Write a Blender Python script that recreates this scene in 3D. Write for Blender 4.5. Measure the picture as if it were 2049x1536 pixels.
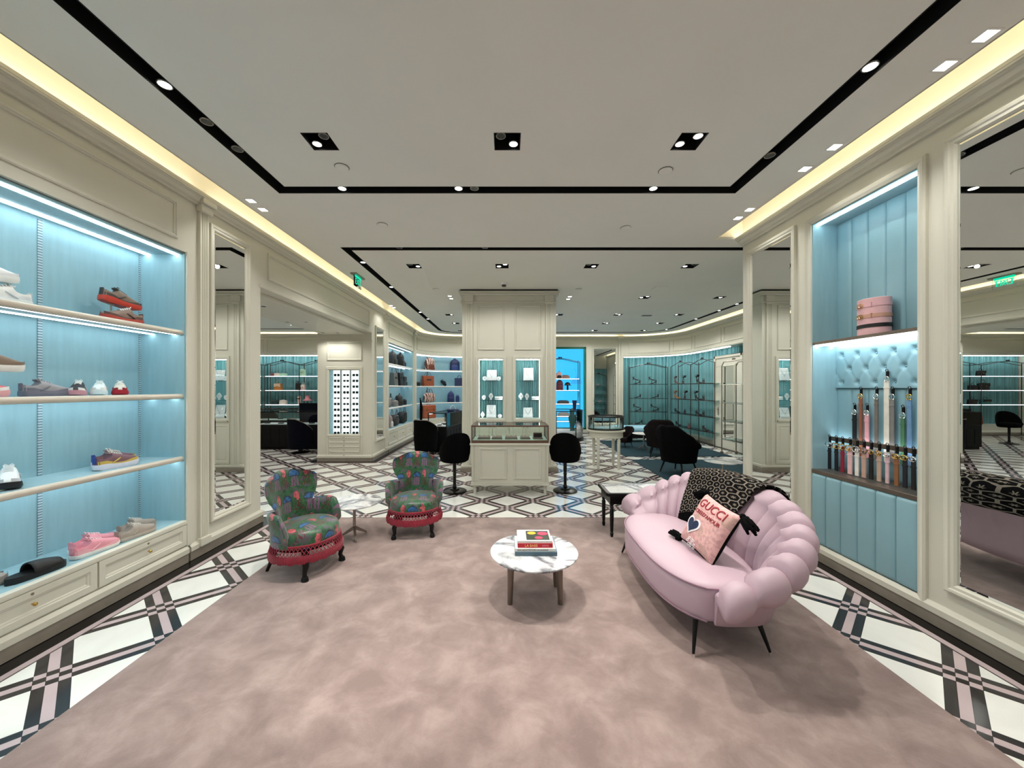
import bpy, bmesh, math, random
from mathutils import Vector, Matrix, geometry
random.seed(7)
PI = math.pi
for o in list(bpy.data.objects): bpy.data.objects.remove(o)
SC = bpy.context.scene
COL = SC.collection

# ------------------------------------------------------------------ camera, world, exposure
F, VX, VY, CH = 740.0, 1015.0, 776.0, 1.6
cam = bpy.data.cameras.new('camera'); camo = bpy.data.objects.new('camera', cam); COL.objects.link(camo)
cam.sensor_width = 36; cam.lens = F/2049*36
cam.shift_x = (1024.5-VX)/2049; cam.shift_y = (VY-768)/2049
cam.clip_start = .02
camo.location = (0, 0, CH); camo.rotation_euler = (PI/2, 0, 0)
SC.camera = camo
SC.view_settings.view_transform = 'Standard'; SC.view_settings.look = 'None'
SC.view_settings.gamma = 1; SC.view_settings.use_curve_mapping = False
SC.view_settings.exposure = -0.52
W = bpy.data.worlds.new('world'); SC.world = W; W.use_nodes = True
W.node_tree.nodes['Background'].inputs[0].default_value = (.5, .75, 1, 1)
W.node_tree.nodes['Background'].inputs[1].default_value = .8
SPOT = 1.0        # strength of every ceiling lamp
LED = 1.0         # strength of every light strip

# ------------------------------------------------------------------ colours and materials
def C(r, g, b):
    f = lambda v: (v/255/12.92 if v/255 <= .04045 else ((v/255+.055)/1.055)**2.4)
    return (f(r), f(g), f(b), 1)

class E:      # arithmetic on shader sockets
    def __init__(s, t, v): s.t = t; s.v = v
    def _n(s, op, *a):
        n = s.t.nodes.new('ShaderNodeMath'); n.operation = op
        for i, x in enumerate((s,)+a):
            if isinstance(x, E): s.t.links.new(x.v, n.inputs[i])
            else: n.inputs[i].default_value = x
        return E(s.t, n.outputs[0])
    def __add__(s, o): return s._n('ADD', o)
    def __sub__(s, o): return s._n('SUBTRACT', o)
    def __mul__(s, o): return s._n('MULTIPLY', o)
    def __truediv__(s, o): return s._n('DIVIDE', o)
    __radd__ = __add__; __rmul__ = __mul__
    def fract(s): return s._n('FRACT')
    def floor(s): return s._n('FLOOR')
    def abs(s): return s._n('ABSOLUTE')
    def sin(s): return s._n('SINE')
    def cos(s): return s._n('COSINE')
    def sqrt(s): return s._n('SQRT')
    def lt(s, o): return s._n('LESS_THAN', o)
    def gt(s, o): return s._n('GREATER_THAN', o)
    def mn(s, o): return s._n('MINIMUM', o)
    def mx(s, o): return s._n('MAXIMUM', o)
    def atan2(s, o): return s._n('ARCTAN2', o)
    def inv(s): return (s*-1.0)+1.0

class M3:     # a material under construction
    def __init__(s, name):
        s.m = bpy.data.materials.new(name); s.m.use_nodes = True
        s.t = s.m.node_tree; s.b = s.t.nodes['Principled BSDF']
    def tc(s, kind='Object'):
        n = s.t.nodes.new('ShaderNodeTexCoord'); x = s.t.nodes.new('ShaderNodeSeparateXYZ')
        s.t.links.new(n.outputs[kind], x.inputs[0])
        s.vec = n.outputs[kind]
        return [E(s.t, o) for o in x.outputs]
    def noise(s, scale, detail=3, vec=None, rough=.5, dist=0):
        n = s.t.nodes.new('ShaderNodeTexNoise'); n.inputs['Scale'].default_value = scale
        n.inputs['Detail'].default_value = detail; n.inputs['Roughness'].default_value = rough
        n.inputs['Distortion'].default_value = dist
        s.t.links.new(vec or s.vec, n.inputs['Vector'])
        return E(s.t, n.outputs[0])
    def ramp(s, e, stops):
        n = s.t.nodes.new('ShaderNodeValToRGB'); s.t.links.new(e.v, n.inputs[0])
        r = n.color_ramp
        while len(r.elements) < len(stops): r.elements.new(.5)
        for el, (p, c) in zip(r.elements, stops): el.position = p; el.color = c
        return n.outputs[0]
    def mix(s, fac, a, b):
        n = s.t.nodes.new('ShaderNodeMix'); n.data_type = 'RGBA'
        s.t.links.new(fac.v, n.inputs[0]) if isinstance(fac, E) else setattr(n.inputs[0], 'default_value', fac)
        for i, x in ((6, a), (7, b)):
            if isinstance(x, tuple): n.inputs[i].default_value = x
            else: s.t.links.new(x, n.inputs[i])
        return n.outputs[2]
    def color(s, c):
        if isinstance(c, tuple): s.b.inputs['Base Color'].default_value = c
        else: s.t.links.new(c, s.b.inputs['Base Color'])
    def bump(s, e, strength=.3, dist=.01):
        n = s.t.nodes.new('ShaderNodeBump'); n.inputs['Strength'].default_value = strength
        n.inputs['Distance'].default_value = dist
        s.t.links.new(e.v, n.inputs['Height']); s.t.links.new(n.outputs[0], s.b.inputs['Normal'])
    def set(s, **k):
        for a, v in k.items(): s.b.inputs[a.replace('_', ' ')].default_value = v
        return s

def mat(name, col, rough=.5, metal=0., vary=.06, scale=6., bump=0., bscale=60., sheen=0., coat=0., spec=.5, stretch=None):
    q = M3(name); q.tc('Object')
    vec = None
    if stretch:
        mp = q.t.nodes.new('ShaderNodeMapping'); mp.inputs['Scale'].default_value = stretch
        q.t.links.new(q.vec, mp.inputs[0]); vec = mp.outputs[0]
    n = q.noise(scale, 3, vec)
    lo = tuple(max(0, c*(1-vary)) for c in col[:3])+(1,); hi = tuple(min(1, c*(1+vary)) for c in col[:3])+(1,)
    q.color(q.ramp(n, [(.3, lo), (.7, hi)]))
    q.set(Roughness=rough, Metallic=metal)
    q.b.inputs['Specular IOR Level'].default_value = spec
    if sheen: q.b.inputs['Sheen Weight'].default_value = sheen
    if coat: q.b.inputs['Coat Weight'].default_value = coat; q.b.inputs['Coat Roughness'].default_value = .08
    if bump: q.bump(q.noise(bscale, 2, vec), bump, .004)
    return q.m
def emit(name, col, strength):
    q = M3(name); q.color((0, 0, 0, 1))
    q.b.inputs['Emission Color'].default_value = col; q.b.inputs['Emission Strength'].default_value = strength
    q.tc(); return q.m

MT = {}
MT['cream'] = mat('cream_paint', C(215, 213, 199), .42, vary=.02, scale=2)
MT['white_ceiling'] = mat('ceiling_paint', C(236, 235, 227), .8, vary=.015, scale=1.5)
MT['cove_white'] = mat('cove_paint', C(250, 244, 225), .8, vary=.01)
MT['black_slot'] = mat('black_slot', C(8, 8, 9), .6, vary=.1)
MT['black_stone'] = mat('black_stone', C(15, 13, 14), .25, vary=.25, scale=9)
MT['plinth_stone'] = mat('plinth_stone', C(146, 138, 126), .3, vary=.10, scale=9)
MT['fabric_blue'] = mat('blue_fabric', C(147, 187, 198), .75, vary=.05, scale=5, bump=.25, bscale=220, sheen=.2, stretch=(6, 6, .7))
MT['leather_blue'] = mat('blue_leather', C(140, 180, 192), .42, vary=.03, scale=4, bump=.08, bscale=300)
MT['curtain'] = mat('teal_curtain', C(104, 158, 163), .7, vary=.1, scale=3, sheen=.3, stretch=(4, 4, .3))
MT['nose'] = mat('shelf_nose', C(216, 208, 194), .3, metal=.12, vary=.03)
MT['steel'] = mat('brushed_steel', C(170, 160, 150), .28, metal=.9, vary=.05)
MT['bronze'] = mat('bronze', C(128, 116, 106), .32, metal=.7, vary=.06)
MT['gunmetal'] = mat('gunmetal', C(74, 70, 68), .3, metal=.8, vary=.1)
MT['brass'] = mat('brass', C(205, 168, 96), .22, metal=1, vary=.06)
MT['silver'] = mat('silver', C(225, 222, 218), .16, metal=1, vary=.03)
MT['pewter'] = mat('pewter', C(160, 150, 135), .3, metal=.9, vary=.1)
MT['wood_brown'] = mat('brown_wood', C(104, 76, 62), .4, vary=.15, scale=12, stretch=(1, 14, 14))
MT['black_gloss'] = mat('black_lacquer', C(9, 9, 9), .28, vary=.1, spec=.3)
MT['black_matte'] = mat('black_matte', C(8, 8, 9), .55, vary=.1, spec=.2)
MT['velvet_black'] = mat('black_velvet', C(7, 7, 8), .95, vary=.2, scale=20, spec=.08)
MT['velvet_navy'] = mat('navy_velvet', C(9, 11, 22), .9, vary=.2, scale=20, spec=.1)
MT['velvet_print'] = mat('black_print_velvet', C(22, 17, 18), .9, vary=.6, scale=45, spec=.1)
MT['pink_leather'] = mat('pink_leather', C(189, 163, 175), .45, vary=.03, scale=3, bump=.10, bscale=40)
MT['pink_piping'] = mat('pink_piping', C(160, 126, 142), .5, vary=.04)
MT['teal_rug'] = mat('teal_rug', C(5, 50, 62), .95, vary=.14, scale=5, bump=.4, bscale=400)
MT['white_gloss'] = mat('white_gloss', C(240, 238, 234), .25, vary=.01)
MT['display_white'] = mat('display_white', C(244, 238, 240), .5, vary=.02)
MT['red_fringe'] = mat('red_fringe', C(138, 14, 42), .7, vary=.15, scale=30, sheen=.2)
MT['lens'] = mat('dark_lens', C(40, 48, 52), .12, vary=.2, scale=30)
MT['led_white'] = emit('led_white', (.86, .965, 1, 1), 18*LED)
MT['led_soft'] = emit('led_soft', (.9, .97, 1, 1), 8*LED)
MT['led_dim'] = emit('led_dim', (.92, .98, 1, 1), 42*LED)
MT['led_warm'] = emit('led_warm', (1, .935, .78, 1), 11*LED)
MT['lamp'] = emit('lamp_face', (1, .96, .9, 1), 14)
MT['lightbox'] = emit('lightbox', (.90, 1, .985, 1), 2.2)
MT['sign_green'] = emit('sign_green', (.0, .75, .42, 1), 1.8)
MT['sign_dim'] = mat('sign_panel', C(30, 120, 86), .3)
q = M3('mirror_silver'); q.color((.86, .88, .87, 1)); q.set(Roughness=0.0, Metallic=1.0); q.tc(); MT['mirror'] = q.m
def glass(name, tint, fac=.12):
    m = bpy.data.materials.new(name); m.use_nodes = True; t = m.node_tree
    for n in list(t.nodes): t.nodes.remove(n)
    o = t.nodes.new('ShaderNodeOutputMaterial'); x = t.nodes.new('ShaderNodeMixShader')
    a = t.nodes.new('ShaderNodeBsdfTransparent'); g = t.nodes.new('ShaderNodeBsdfGlossy')
    a.inputs[0].default_value = tint; g.inputs['Roughness'].default_value = .02
    fr = t.nodes.new('ShaderNodeFresnel'); fr.inputs[0].default_value = 1.45
    t.links.new(fr.outputs[0], x.inputs[0]); t.links.new(a.outputs[0], x.inputs[1]); t.links.new(g.outputs[0], x.inputs[2])
    t.links.new(x.outputs[0], o.inputs[0]); return m
MT['glass'] = glass('clear_glass', (.95, .985, .97, 1))
MT['glass_teal'] = glass('teal_glass', (.72, .9, .9, 1))
MT['glass_blue'] = glass('window_glass', (.55, .86, 1, 1))

# white floor tile with faint joints, marble, rug
q = M3('white_tile'); x, y, z = q.tc('Object')
n = q.noise(1.3, 4, dist=1.5); q.color(q.ramp(n, [(.35, C(226, 226, 220)), (.6, C(240, 240, 235)), (.72, C(231, 229, 220))]))
q.set(Roughness=.12); MT['tile_white'] = q.m
MT['tile_dark'] = mat('dark_tile', C(38, 35, 37), .14, vary=.2, scale=8)
MT['tile_pink'] = mat('pink_tile', C(190, 172, 174), .14, vary=.06, scale=4)
q = M3('white_marble'); q.tc('Object')
w = q.noise(2.0, 4, rough=.5, dist=1.3); v = (w-.5).abs()
w2 = q.noise(5, 5, dist=1.0); v2 = (w2-.5).abs()
base = q.ramp(v, [(0, C(112, 112, 118)), (.02, C(160, 160, 165)), (.08, C(224, 224, 224)), (1, C(232, 231, 229))])
fine = q.ramp(v2, [(0, C(224, 224, 225)), (.02, C(250, 250, 250)), (1, C(255, 255, 255))])
n = q.t.nodes.new('ShaderNodeMix'); n.data_type = 'RGBA'; n.blend_type = 'MULTIPLY'; n.inputs[0].default_value = 1
q.t.links.new(base, n.inputs[6]); q.t.links.new(fine, n.inputs[7]); q.color(n.outputs[2]); q.set(Roughness=.12)
MT['marble'] = q.m
q = M3('pink_rug'); q.tc('Object')
a = q.noise(4.6, 6, rough=.62, dist=.35); b = q.noise(260, 2)
q.color(q.mix(b*.25, q.ramp(a, [(.35, C(126, 106, 101)), (.5, C(144, 123, 118)), (.66, C(164, 143, 137))]), C(116, 96, 91)))
q.set(Roughness=.95); q.b.inputs['Sheen Weight'].default_value = .25; q.bump(b, .5, .004); MT['pink_rug'] = q.m

# green printed armchair fabric: motifs in UV metres
q = M3('floral_print'); U, V, _ = q.tc('UV')
nz = q.noise(30, 2, q.vec)
pu, pv = .205, .215
row = (V/pv).floor()
def cell(ou, ov):
    v = V/pv+ov; r = v.floor()
    u = U/pu+ou+(r*.5)
    return (u.fract()-.5)*pu, (v.fract()-.5)*pv
du, dv = cell(0, 0); du = du+(nz-.5)*.035; dv = dv+(nz-.5)*.03
bg = q.ramp(nz, [(.3, C(10, 44, 26)), (.5, C(22, 84, 44)), (.7, C(52, 74, 60))])
gn = q.noise(14, 1, q.vec); bg = q.mix(gn.gt(.55), bg, C(74, 72, 78))
vine = ((U*62).sin()+(V*58).sin()*1.0+(nz-.5)*3.0).abs().lt(.16); bg = q.mix(vine, bg, C(38, 100, 52))
# pink squid
head = ((du/.024)*(du/.024)+((dv-.046)/.040)*((dv-.046)/.040)).lt(1.0)
leg = ((du+((dv*110).sin()*.005))*300).cos().gt(.35)*du.abs().lt((dv*-.28)+.026)*dv.lt(.018)*dv.gt(-.085)
c1 = q.mix(leg, bg, C(84, 16, 24)); c1 = q.mix(head, c1, q.ramp(nz, [(.35, C(120, 40, 50)), (.55, C(186, 84, 92))]))
# blue mushroom with lilac skirt
eu, ev = cell(.5, .0); eu = eu+(nz-.5)*.03
cap = ((eu/.046)*(eu/.046)+((ev-.012)/.042)*((ev-.012)/.042)).lt(1.0)*ev.gt(.008)
rim = ((eu/.053)*(eu/.053)+((ev-.012)/.050)*((ev-.012)/.050)).lt(1.0)*ev.gt(.002)
sk = eu.abs().lt((ev*-.3)+.026)*ev.lt(.004)*ev.gt(-.085)*((eu*240).cos().gt(-.3))
c1 = q.mix(sk, c1, C(112, 78, 104)); c1 = q.mix(rim, c1, C(14, 22, 44)); c1 = q.mix(cap, c1, q.ramp(nz, [(.35, C(14, 44, 84)), (.55, C(28, 92, 142))]))
q.color(c1); q.set(Roughness=.38); q.b.inputs['Sheen Weight'].default_value = .3; MT['floral'] = q.m

# black throw with a pale honeycomb and stars, UV metres
q = M3('honeycomb_knit'); U, V, _ = q.tc('UV')
s_ = 1/.048; r3 = 1.7320508; uu = U*s_; vv = V*(s_/r3)
ax_, ay_ = uu.fract()-.5, (vv.fract()-.5)*r3
bx_, by_ = (uu+.5).fract()-.5, ((vv+.5).fract()-.5)*r3
sel = (ax_*ax_+ay_*ay_)-(bx_*bx_+by_*by_); sel = sel.lt(0.0)
gx, gy = bx_+(ax_-bx_)*sel, by_+(ay_-by_)*sel
ed = gx.abs().mx(gx.abs()*.5+gy.abs()*.866)
line = ed.gt(.44); star = ((gx*gx+gy*gy).sqrt()-(((gy.atan2(gx))*6.0).cos()*.08)).lt(.13)
q.color(q.mix(line.mx(star), C(9, 8, 9), C(128, 118, 108)))
q.set(Roughness=.95); q.b.inputs['Specular IOR Level'].default_value = .1; MT['knit'] = q.m
# cushion tapestry
q = M3('pink_tapestry'); q.tc('UV'); n = q.noise(40, 4, q.vec); n2 = q.noise(5, 2, q.vec)
q.color(q.mix(n2.gt(.55)*.5, q.ramp(n, [(.35, C(196, 150, 148)), (.6, C(224, 176, 172))]), C(176, 150, 134)))
q.set(Roughness=.9); MT['tapestry'] = q.m
q = M3('plaid'); U, V, _ = q.tc('Object')
s1 = (U*90).sin().gt(.3); s2 = (V*90).sin().gt(.3)
q.color(q.mix(s1*.5, q.mix(s2*.5, C(40, 60, 96), C(20, 28, 46)), C(24, 34, 60))); q.set(Roughness=.9); MT['plaid'] = q.m
# leopard-like stripe for the bags, monogram-like speckle
q = M3('stripe_canvas'); U, V, Z = q.tc('Object'); n = q.noise(9, 2)
q.color(q.mix(((U*95)+(n*9)).sin().gt(-.1), C(236, 214, 200), C(120, 62, 46))); q.set(Roughness=.5); MT['stripe'] = q.m
q = M3('zigzag_tape'); U, V, Z = q.tc('Object')
q.color(q.mix((Z*330).sin().gt(0.1), C(186, 206, 214), C(112, 136, 148))); q.set(Roughness=.7); MT['tape'] = q.m

_mc = {}
def mcol(r, g, b, rough=.5, metal=0, **k):
    key = (r, g, b, rough, metal)
    if key not in _mc:
        _mc[key] = mat('dyed_%d_%d_%d' % (r, g, b), C(r, g, b), rough, metal, vary=.07, scale=18, bump=.06, bscale=180, **k)
    return _mc[key]

# ------------------------------------------------------------------ mesh builder
class MB:
    def __init__(s): s.v = []; s.f = []; s.uv = {}; s.M = None
    def add(s, verts, faces, uvs=None):
        b = len(s.v)
        s.v += [tuple(s.M @ Vector(p)) if s.M else tuple(p) for p in verts]
        for i, f in enumerate(faces):
            if uvs: s.uv[len(s.f)] = [uvs[k] for k in f]
            s.f.append([b+k for k in f])
        return s
    def box(s, x0, y0, z0, x1, y1, z1):
        if x0 > x1: x0, x1 = x1, x0
        if y0 > y1: y0, y1 = y1, y0
        if z0 > z1: z0, z1 = z1, z0
        return s.add([(x0, y0, z0), (x1, y0, z0), (x1, y1, z0), (x0, y1, z0), (x0, y0, z1), (x1, y0, z1), (x1, y1, z1), (x0, y1, z1)],
                     [(0, 3, 2, 1), (4, 5, 6, 7), (0, 1, 5, 4), (1, 2, 6, 5), (2, 3, 7, 6), (3, 0, 4, 7)])
    def prism(s, poly, z0, z1):
        n = len(poly)
        if sum(poly[i][0]*poly[(i+1) % n][1]-poly[(i+1) % n][0]*poly[i][1] for i in range(n)) < 0: poly = poly[::-1]
        return s.add([(x, y, z0) for x, y in poly]+[(x, y, z1) for x, y in poly],
                     [tuple(range(n))[::-1], tuple(range(n, 2*n))]+[(i, (i+1) % n, n+(i+1) % n, n+i) for i in range(n)])
    def grid(s, P, closeu=False, closev=False, uv=None, flip=False):   # P[i][j]
        nu, nv = len(P), len(P[0]); vs = [p for r in P for p in r]; fs = []
        for i in range(nu if closeu else nu-1):
            for j in range(nv if closev else nv-1):
                a, b, c, d = i*nv+j, ((i+1) % nu)*nv+j, ((i+1) % nu)*nv+(j+1) % nv, i*nv+(j+1) % nv
                fs.append((a, d, c, b) if flip else (a, b, c, d))
        return s.add(vs, fs, [p for r in uv for p in r] if uv else None)
    def lathe(s, prof, n=24, c=(0, 0), sx=1, sy=1, cap=True):    # prof: (r, z)
        P = [[(c[0]+r*sx*math.cos(2*PI*j/n), c[1]+r*sy*math.sin(2*PI*j/n), z) for j in range(n)] for r, z in prof]
        s.grid(P, closev=True, flip=True)
        if cap:
            m = len(prof)
            b = len(s.v)-m*n
            s.f.append([b+j for j in range(n)][::-1]); s.f.append([b+(m-1)*n+j for j in range(n)])
        return s
    def tube(s, pts, r, n=8, closed=False, cap=True):
        pts = [Vector(p) for p in pts]; m = len(pts); rr = r if isinstance(r, (list, tuple)) else [r]*m
        P = []; up = Vector((0, 0, 1)); prev = None
        for i in range(m):
            if closed: d = pts[(i+1) % m]-pts[i-1]
            else: d = pts[min(i+1, m-1)]-pts[max(i-1, 0)]
            d.normalize()
            if prev is None:
                u = d.cross(up) if abs(d.z) < .95 else d.cross(Vector((1, 0, 0)))
            else: u = prev-d*prev.dot(d)
            u.normalize(); prev = u; w = d.cross(u)
            P.append([tuple(pts[i]+(u*math.cos(2*PI*j/n)+w*math.sin(2*PI*j/n))*rr[i]) for j in range(n)])
        s.grid(P, closeu=closed, closev=True)
        if cap and not closed:
            b = len(s.v)-m*n; s.f.append([b+j for j in range(n)]); s.f.append([b+(m-1)*n+j for j in range(n)][::-1])
        return s
    def cyl(s, p0, p1, r0, r1=None, n=12): return s.tube([p0, p1], [r0, r1 if r1 is not None else r0], n)
    def ball(s, c, rx, ry=None, rz=None, n=12, m=8):
        ry = ry or rx; rz = rz or rx
        P = [[(c[0]+rx*math.sin(PI*i/m)*math.cos(2*PI*j/n), c[1]+ry*math.sin(PI*i/m)*math.sin(2*PI*j/n), c[2]-rz*math.cos(PI*i/m)) for j in range(n)] for i in range(m+1)]
        return s.grid(P, closev=True, flip=True)
    def sweep(s, path, prof, closed=False, cap=True):      # path 2D, prof (offset to the left of travel, z) as an open or closed ring
        m = len(path); P = []
        for i in range(m):
            if closed: a, b, c = path[i-1], path[i], path[(i+1) % m]
            else: a, b, c = path[max(i-1, 0)], path[i], path[min(i+1, m-1)]
            d1 = Vector((b[0]-a[0], b[1]-a[1])); d2 = Vector((c[0]-b[0], c[1]-b[1]))
            if d1.length == 0: d1 = d2
            if d2.length == 0: d2 = d1
            d1.normalize(); d2.normalize()
            n1 = Vector((-d1.y, d1.x)); n2 = Vector((-d2.y, d2.x)); nn = n1+n2; nn = nn/max(.3, (1+n1.dot(n2)))
            P.append([(b[0]+nn.x*o, b[1]+nn.y*o, z) for o, z in prof])
        s.grid(P, closeu=closed, closev=True)
        if cap and not closed:
            k = len(prof); b0 = len(s.v)-m*k
            s.f.append([b0+j for j in range(k)]); s.f.append([b0+(m-1)*k+j for j in range(k)][::-1])
        return s
    def mesh(s, name, mat_, smooth=35, fix=True):
        me = bpy.data.meshes.new(name); me.from_pydata(s.v, [], s.f)
        if s.uv:
            l = me.uv_layers.new(name='UVMap')
            for p in me.polygons:
                u = s.uv.get(p.index)
                if u:
                    for k, li in enumerate(p.loop_indices): l.data[li].uv = u[k]
        if fix:
            bm = bmesh.new(); bm.from_mesh(me)
            bmesh.ops.remove_doubles(bm, verts=bm.verts, dist=1e-6)
            bmesh.ops.recalc_face_normals(bm, faces=bm.faces); bm.to_mesh(me); bm.free()
        if smooth:
            me.polygons.foreach_set('use_smooth', [True]*len(me.polygons)); me.set_sharp_from_angle(angle=math.radians(smooth))
        me.materials.append(MT[mat_] if isinstance(mat_, str) else mat_)
        return me
    def build(s, name, mat_, parent=None, smooth=35, bevel=0, sub=0, solid=0, fix=True, kind=None, loc=None, rz=0):
        o = bpy.data.objects.new(name, s.mesh(name, mat_, smooth, fix)); COL.objects.link(o)
        if parent: o.parent = parent
        if loc: o.location = loc
        if rz: o.rotation_euler.z = rz
        if solid:
            d = o.modifiers.new('solid', 'SOLIDIFY'); d.thickness = solid; d.offset = 0
        if bevel:
            d = o.modifiers.new('bevel', 'BEVEL'); d.width = bevel; d.segments = 2; d.limit_method = 'ANGLE'; d.angle_limit = math.radians(40)
        if sub:
            d = o.modifiers.new('sub', 'SUBSURF'); d.levels = sub; d.render_levels = sub
        if kind: o['kind'] = kind
        return o
def tag(o, label, cat, group=None):
    o['label'] = label; o['category'] = cat
    if group: o['group'] = group
    return o
def thing(name, label, cat, loc=(0, 0, 0), rz=0, group=None, rx=0, ry=0):
    o = bpy.data.objects.new(name, None); COL.objects.link(o); o.empty_display_size = .1
    o.location = loc; o.rotation_euler = (rx, ry, rz)
    return tag(o, label, cat, group)
def dup(root, label, loc, rz=0, group=None):
    r = root.copy(); COL.objects.link(r); r.location = loc; r.rotation_euler = (0, 0, rz); r['label'] = label
    if group: r['group'] = group
    for ch in list(root.children):
        c = ch.copy(); COL.objects.link(c); c.parent = r
        for g in list(ch.children):
            d = g.copy(); COL.objects.link(d); d.parent = c
    return r
def struct(name, mb, m, parent=None, **k):
    o = mb.build(name, m, parent, **k)
    if not parent: o['kind'] = 'structure'
    return o
def arc(cx, cy, r, a0, a1, n=14):
    return [(cx+r*math.cos(math.radians(a0+(a1-a0)*i/n)), cy+r*math.sin(math.radians(a0+(a1-a0)*i/n))) for i in range(n+1)]
def text_mesh(body, size, depth=.001, align='CENTER', shear=0, sx=1):
    cu = bpy.data.curves.new('lettering', 'FONT'); cu.body = body; cu.size = size; cu.extrude = depth
    cu.align_x = align; cu.align_y = 'CENTER'; cu.shear = shear; cu.resolution_u = 3
    o = bpy.data.objects.new('lettering', cu); me = bpy.data.meshes.new_from_object(o)
    bpy.data.objects.remove(o)
    for v in me.vertices: v.co.x *= sx
    return me
def text_obj(name, body, size, m, parent, matrix, **k):
    me = text_mesh(body, size, **k); me.materials.append(MT[m] if isinstance(m, str) else m)
    o = bpy.data.objects.new(name, me); COL.objects.link(o); o.parent = parent; o.matrix_local = matrix; return o
def spot(parent, loc, target, watts, size=70, blend=.4, r=.03, col=(1, .975, .905)):
    l = bpy.data.lights.new('lamp_light', 'SPOT'); l.energy = watts*SPOT; l.spot_size = math.radians(size); l.spot_blend = blend
    l.shadow_soft_size = r; l.color = col
    o = bpy.data.objects.new('lamp_light', l); COL.objects.link(o); o.location = loc
    d = Vector(target)-Vector(loc); o.rotation_euler = d.to_track_quat('-Z', 'Y').to_euler()
    if parent: o.parent = parent
    return o
# ------------------------------------------------------------------ room shell
ZC = 3.47                       # ceiling
XL, XR, YB = -2.95, 2.9, 13.2
UPV = Vector((0, 0, 1))
def frame(mb, o, u, n, w, h, prof, fill=None):
    o, u, n = Vector(o), Vector(u).normalized(), Vector(n).normalized(); R = []
    for d, e in prof:
        R.append([tuple(o+u*a+UPV*b+n*e) for a, b in ((d, d), (w-d, d), (w-d, h-d), (d, h-d))])
    mb.grid(R, closev=True)
    if fill is not None:
        b = len(mb.v)-4; mb.f.append([b, b+1, b+2, b+3])
    return mb
MOULD = [(0, 0), (0, .012), (.008, .02), (.02, .02), (.026, .012), (.034, .009), (.036, 0)]
def panel(name, parent, o, u, n, w, h, prof=MOULD, m='cream'):
    return frame(MB(), o, u, n, w, h, prof).build(name, m, parent, smooth=30, fix=False)
def fluted(mb, o, u, n, w, z0, z1, depth=.03, k=3, fl=.016):
    o, u, n = Vector(o), Vector(u).normalized(), Vector(n).normalized()
    pts = [(0, 0), (0, depth)]
    mid = w/2; gap = fl*1.5; st = mid-gap*(k-1)/2
    for i in range(k):
        c = st+gap*i
        pts += [(c-fl/2, depth), (c-fl/3, depth-.007), (c, depth-.010), (c+fl/3, depth-.007), (c+fl/2, depth)]
    pts += [(w, depth), (w, 0)]
    P = [(o+u*a+n*b) for a, b in pts]
    return mb.prism([(p.x, p.y) for p in P], z0, z1)

# perimeter paths, the room always on the left of travel
P_RIGHT = [(XR, -2.6), (XR, 4.55)]
P_MAIN = [(5.85, 4.7), (5.85, 11.65)]+arc(4.3, 11.65, 1.55, 0, 90)[1:]+[(-1.65, YB)]+arc(-1.65, 11.9, 1.3, 90, 180)[1:]+[(XL, -2.6)]
P_LEFTROOM = [(-4.13, 12.6), (-12, 12.6)]

wl = struct('wall_left', MB().box(-3.55, 3.42, 0, XL, 4.42, 3.76).box(-4.13, 4.42, 2.84, XL, 8.05, 3.76).box(-3.62, -2.6, 0, -3.44, 3.42, 3.76)
            .box(-4.13, 8.95, 0, -3.44, 12.0, 3.76).box(-4.13, 3.3, 0, -3.55, 4.42, 3.76).box(-3.44, -2.6, 2.845, XL, 3.42, 3.76).box(-3.44, 8.95, 2.745, XL, 11.95, 3.76), 'cream')
struct('wall_back', MB().box(-4.13, YB+.42, 0, 1.28, YB+.6, 3.76).box(2.82, YB, 0, 4.14, YB+.6, 3.76).box(4.14, YB+.44, 0, 6.6, YB+.6, 3.76)
       .box(1.28, YB, 3.07, 2.82, YB+.6, 3.76).box(1.28, YB, 0, 2.82, YB+.6, .12).box(-4.13, 12.0, 0, -3.5, YB+.5, 3.76), 'cream')
wr = struct('wall_right', MB().box(XR, -2.6, 0, 3.3, 2.607, 3.76).box(XR, 3.518, 0, 3.3, 4.55, 3.76).box(XR, 2.607, 3.153, 3.3, 3.518, 3.76)
            .box(XR, 2.607, 0, 3.3, 3.518, .10).box(3.24, 2.607, .1, 3.3, 3.518, 3.153).box(3.3, 4.40, 0, 6.45, 4.55, 3.76), 'cream')
struct('wall_right_room', MB().box(6.29, 4.55, 0, 6.45, YB+.6, 3.76).box(5.85, 4.55, 0, 6.29, 8.9, 3.76), 'cream')
struct('wall_front', MB().box(-3.62, -2.75, 0, 3.3, -2.6, 3.76), 'cream')
wp = struct('wall_pier', MB().box(-4.13, 8.05, 0, -3.89, 8.95, 3.76).box(-3.20, 8.05, 0, XL, 8.95, 3.76).box(-3.89, 8.05, 2.0, -3.20, 8.95, 3.76)
            .box(-3.89, 8.05, 0, -3.20, 8.95, .585).box(-3.89, 8.30, .585, -3.20, 8.95, 2.0), 'cream')
struct('wall_left_room', MB().box(-12.15, 2.6, 0, -12, 13, 3.76).box(-12, 12.98, 0, -4.13, 13.15, 3.76).box(-12, 2.45, 0, -4.13, 2.6, 3.76).box(-12, 12.6, 2.72, -4.13, 12.98, 3.76)
       .box(-4.13, 2.6, 0, -4.0, 3.3, 3.76), 'cream')
struct('roof', MB().box(-12.2, -2.8, 3.79, 6.6, 13.9, 3.9), 'white_ceiling')

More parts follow.
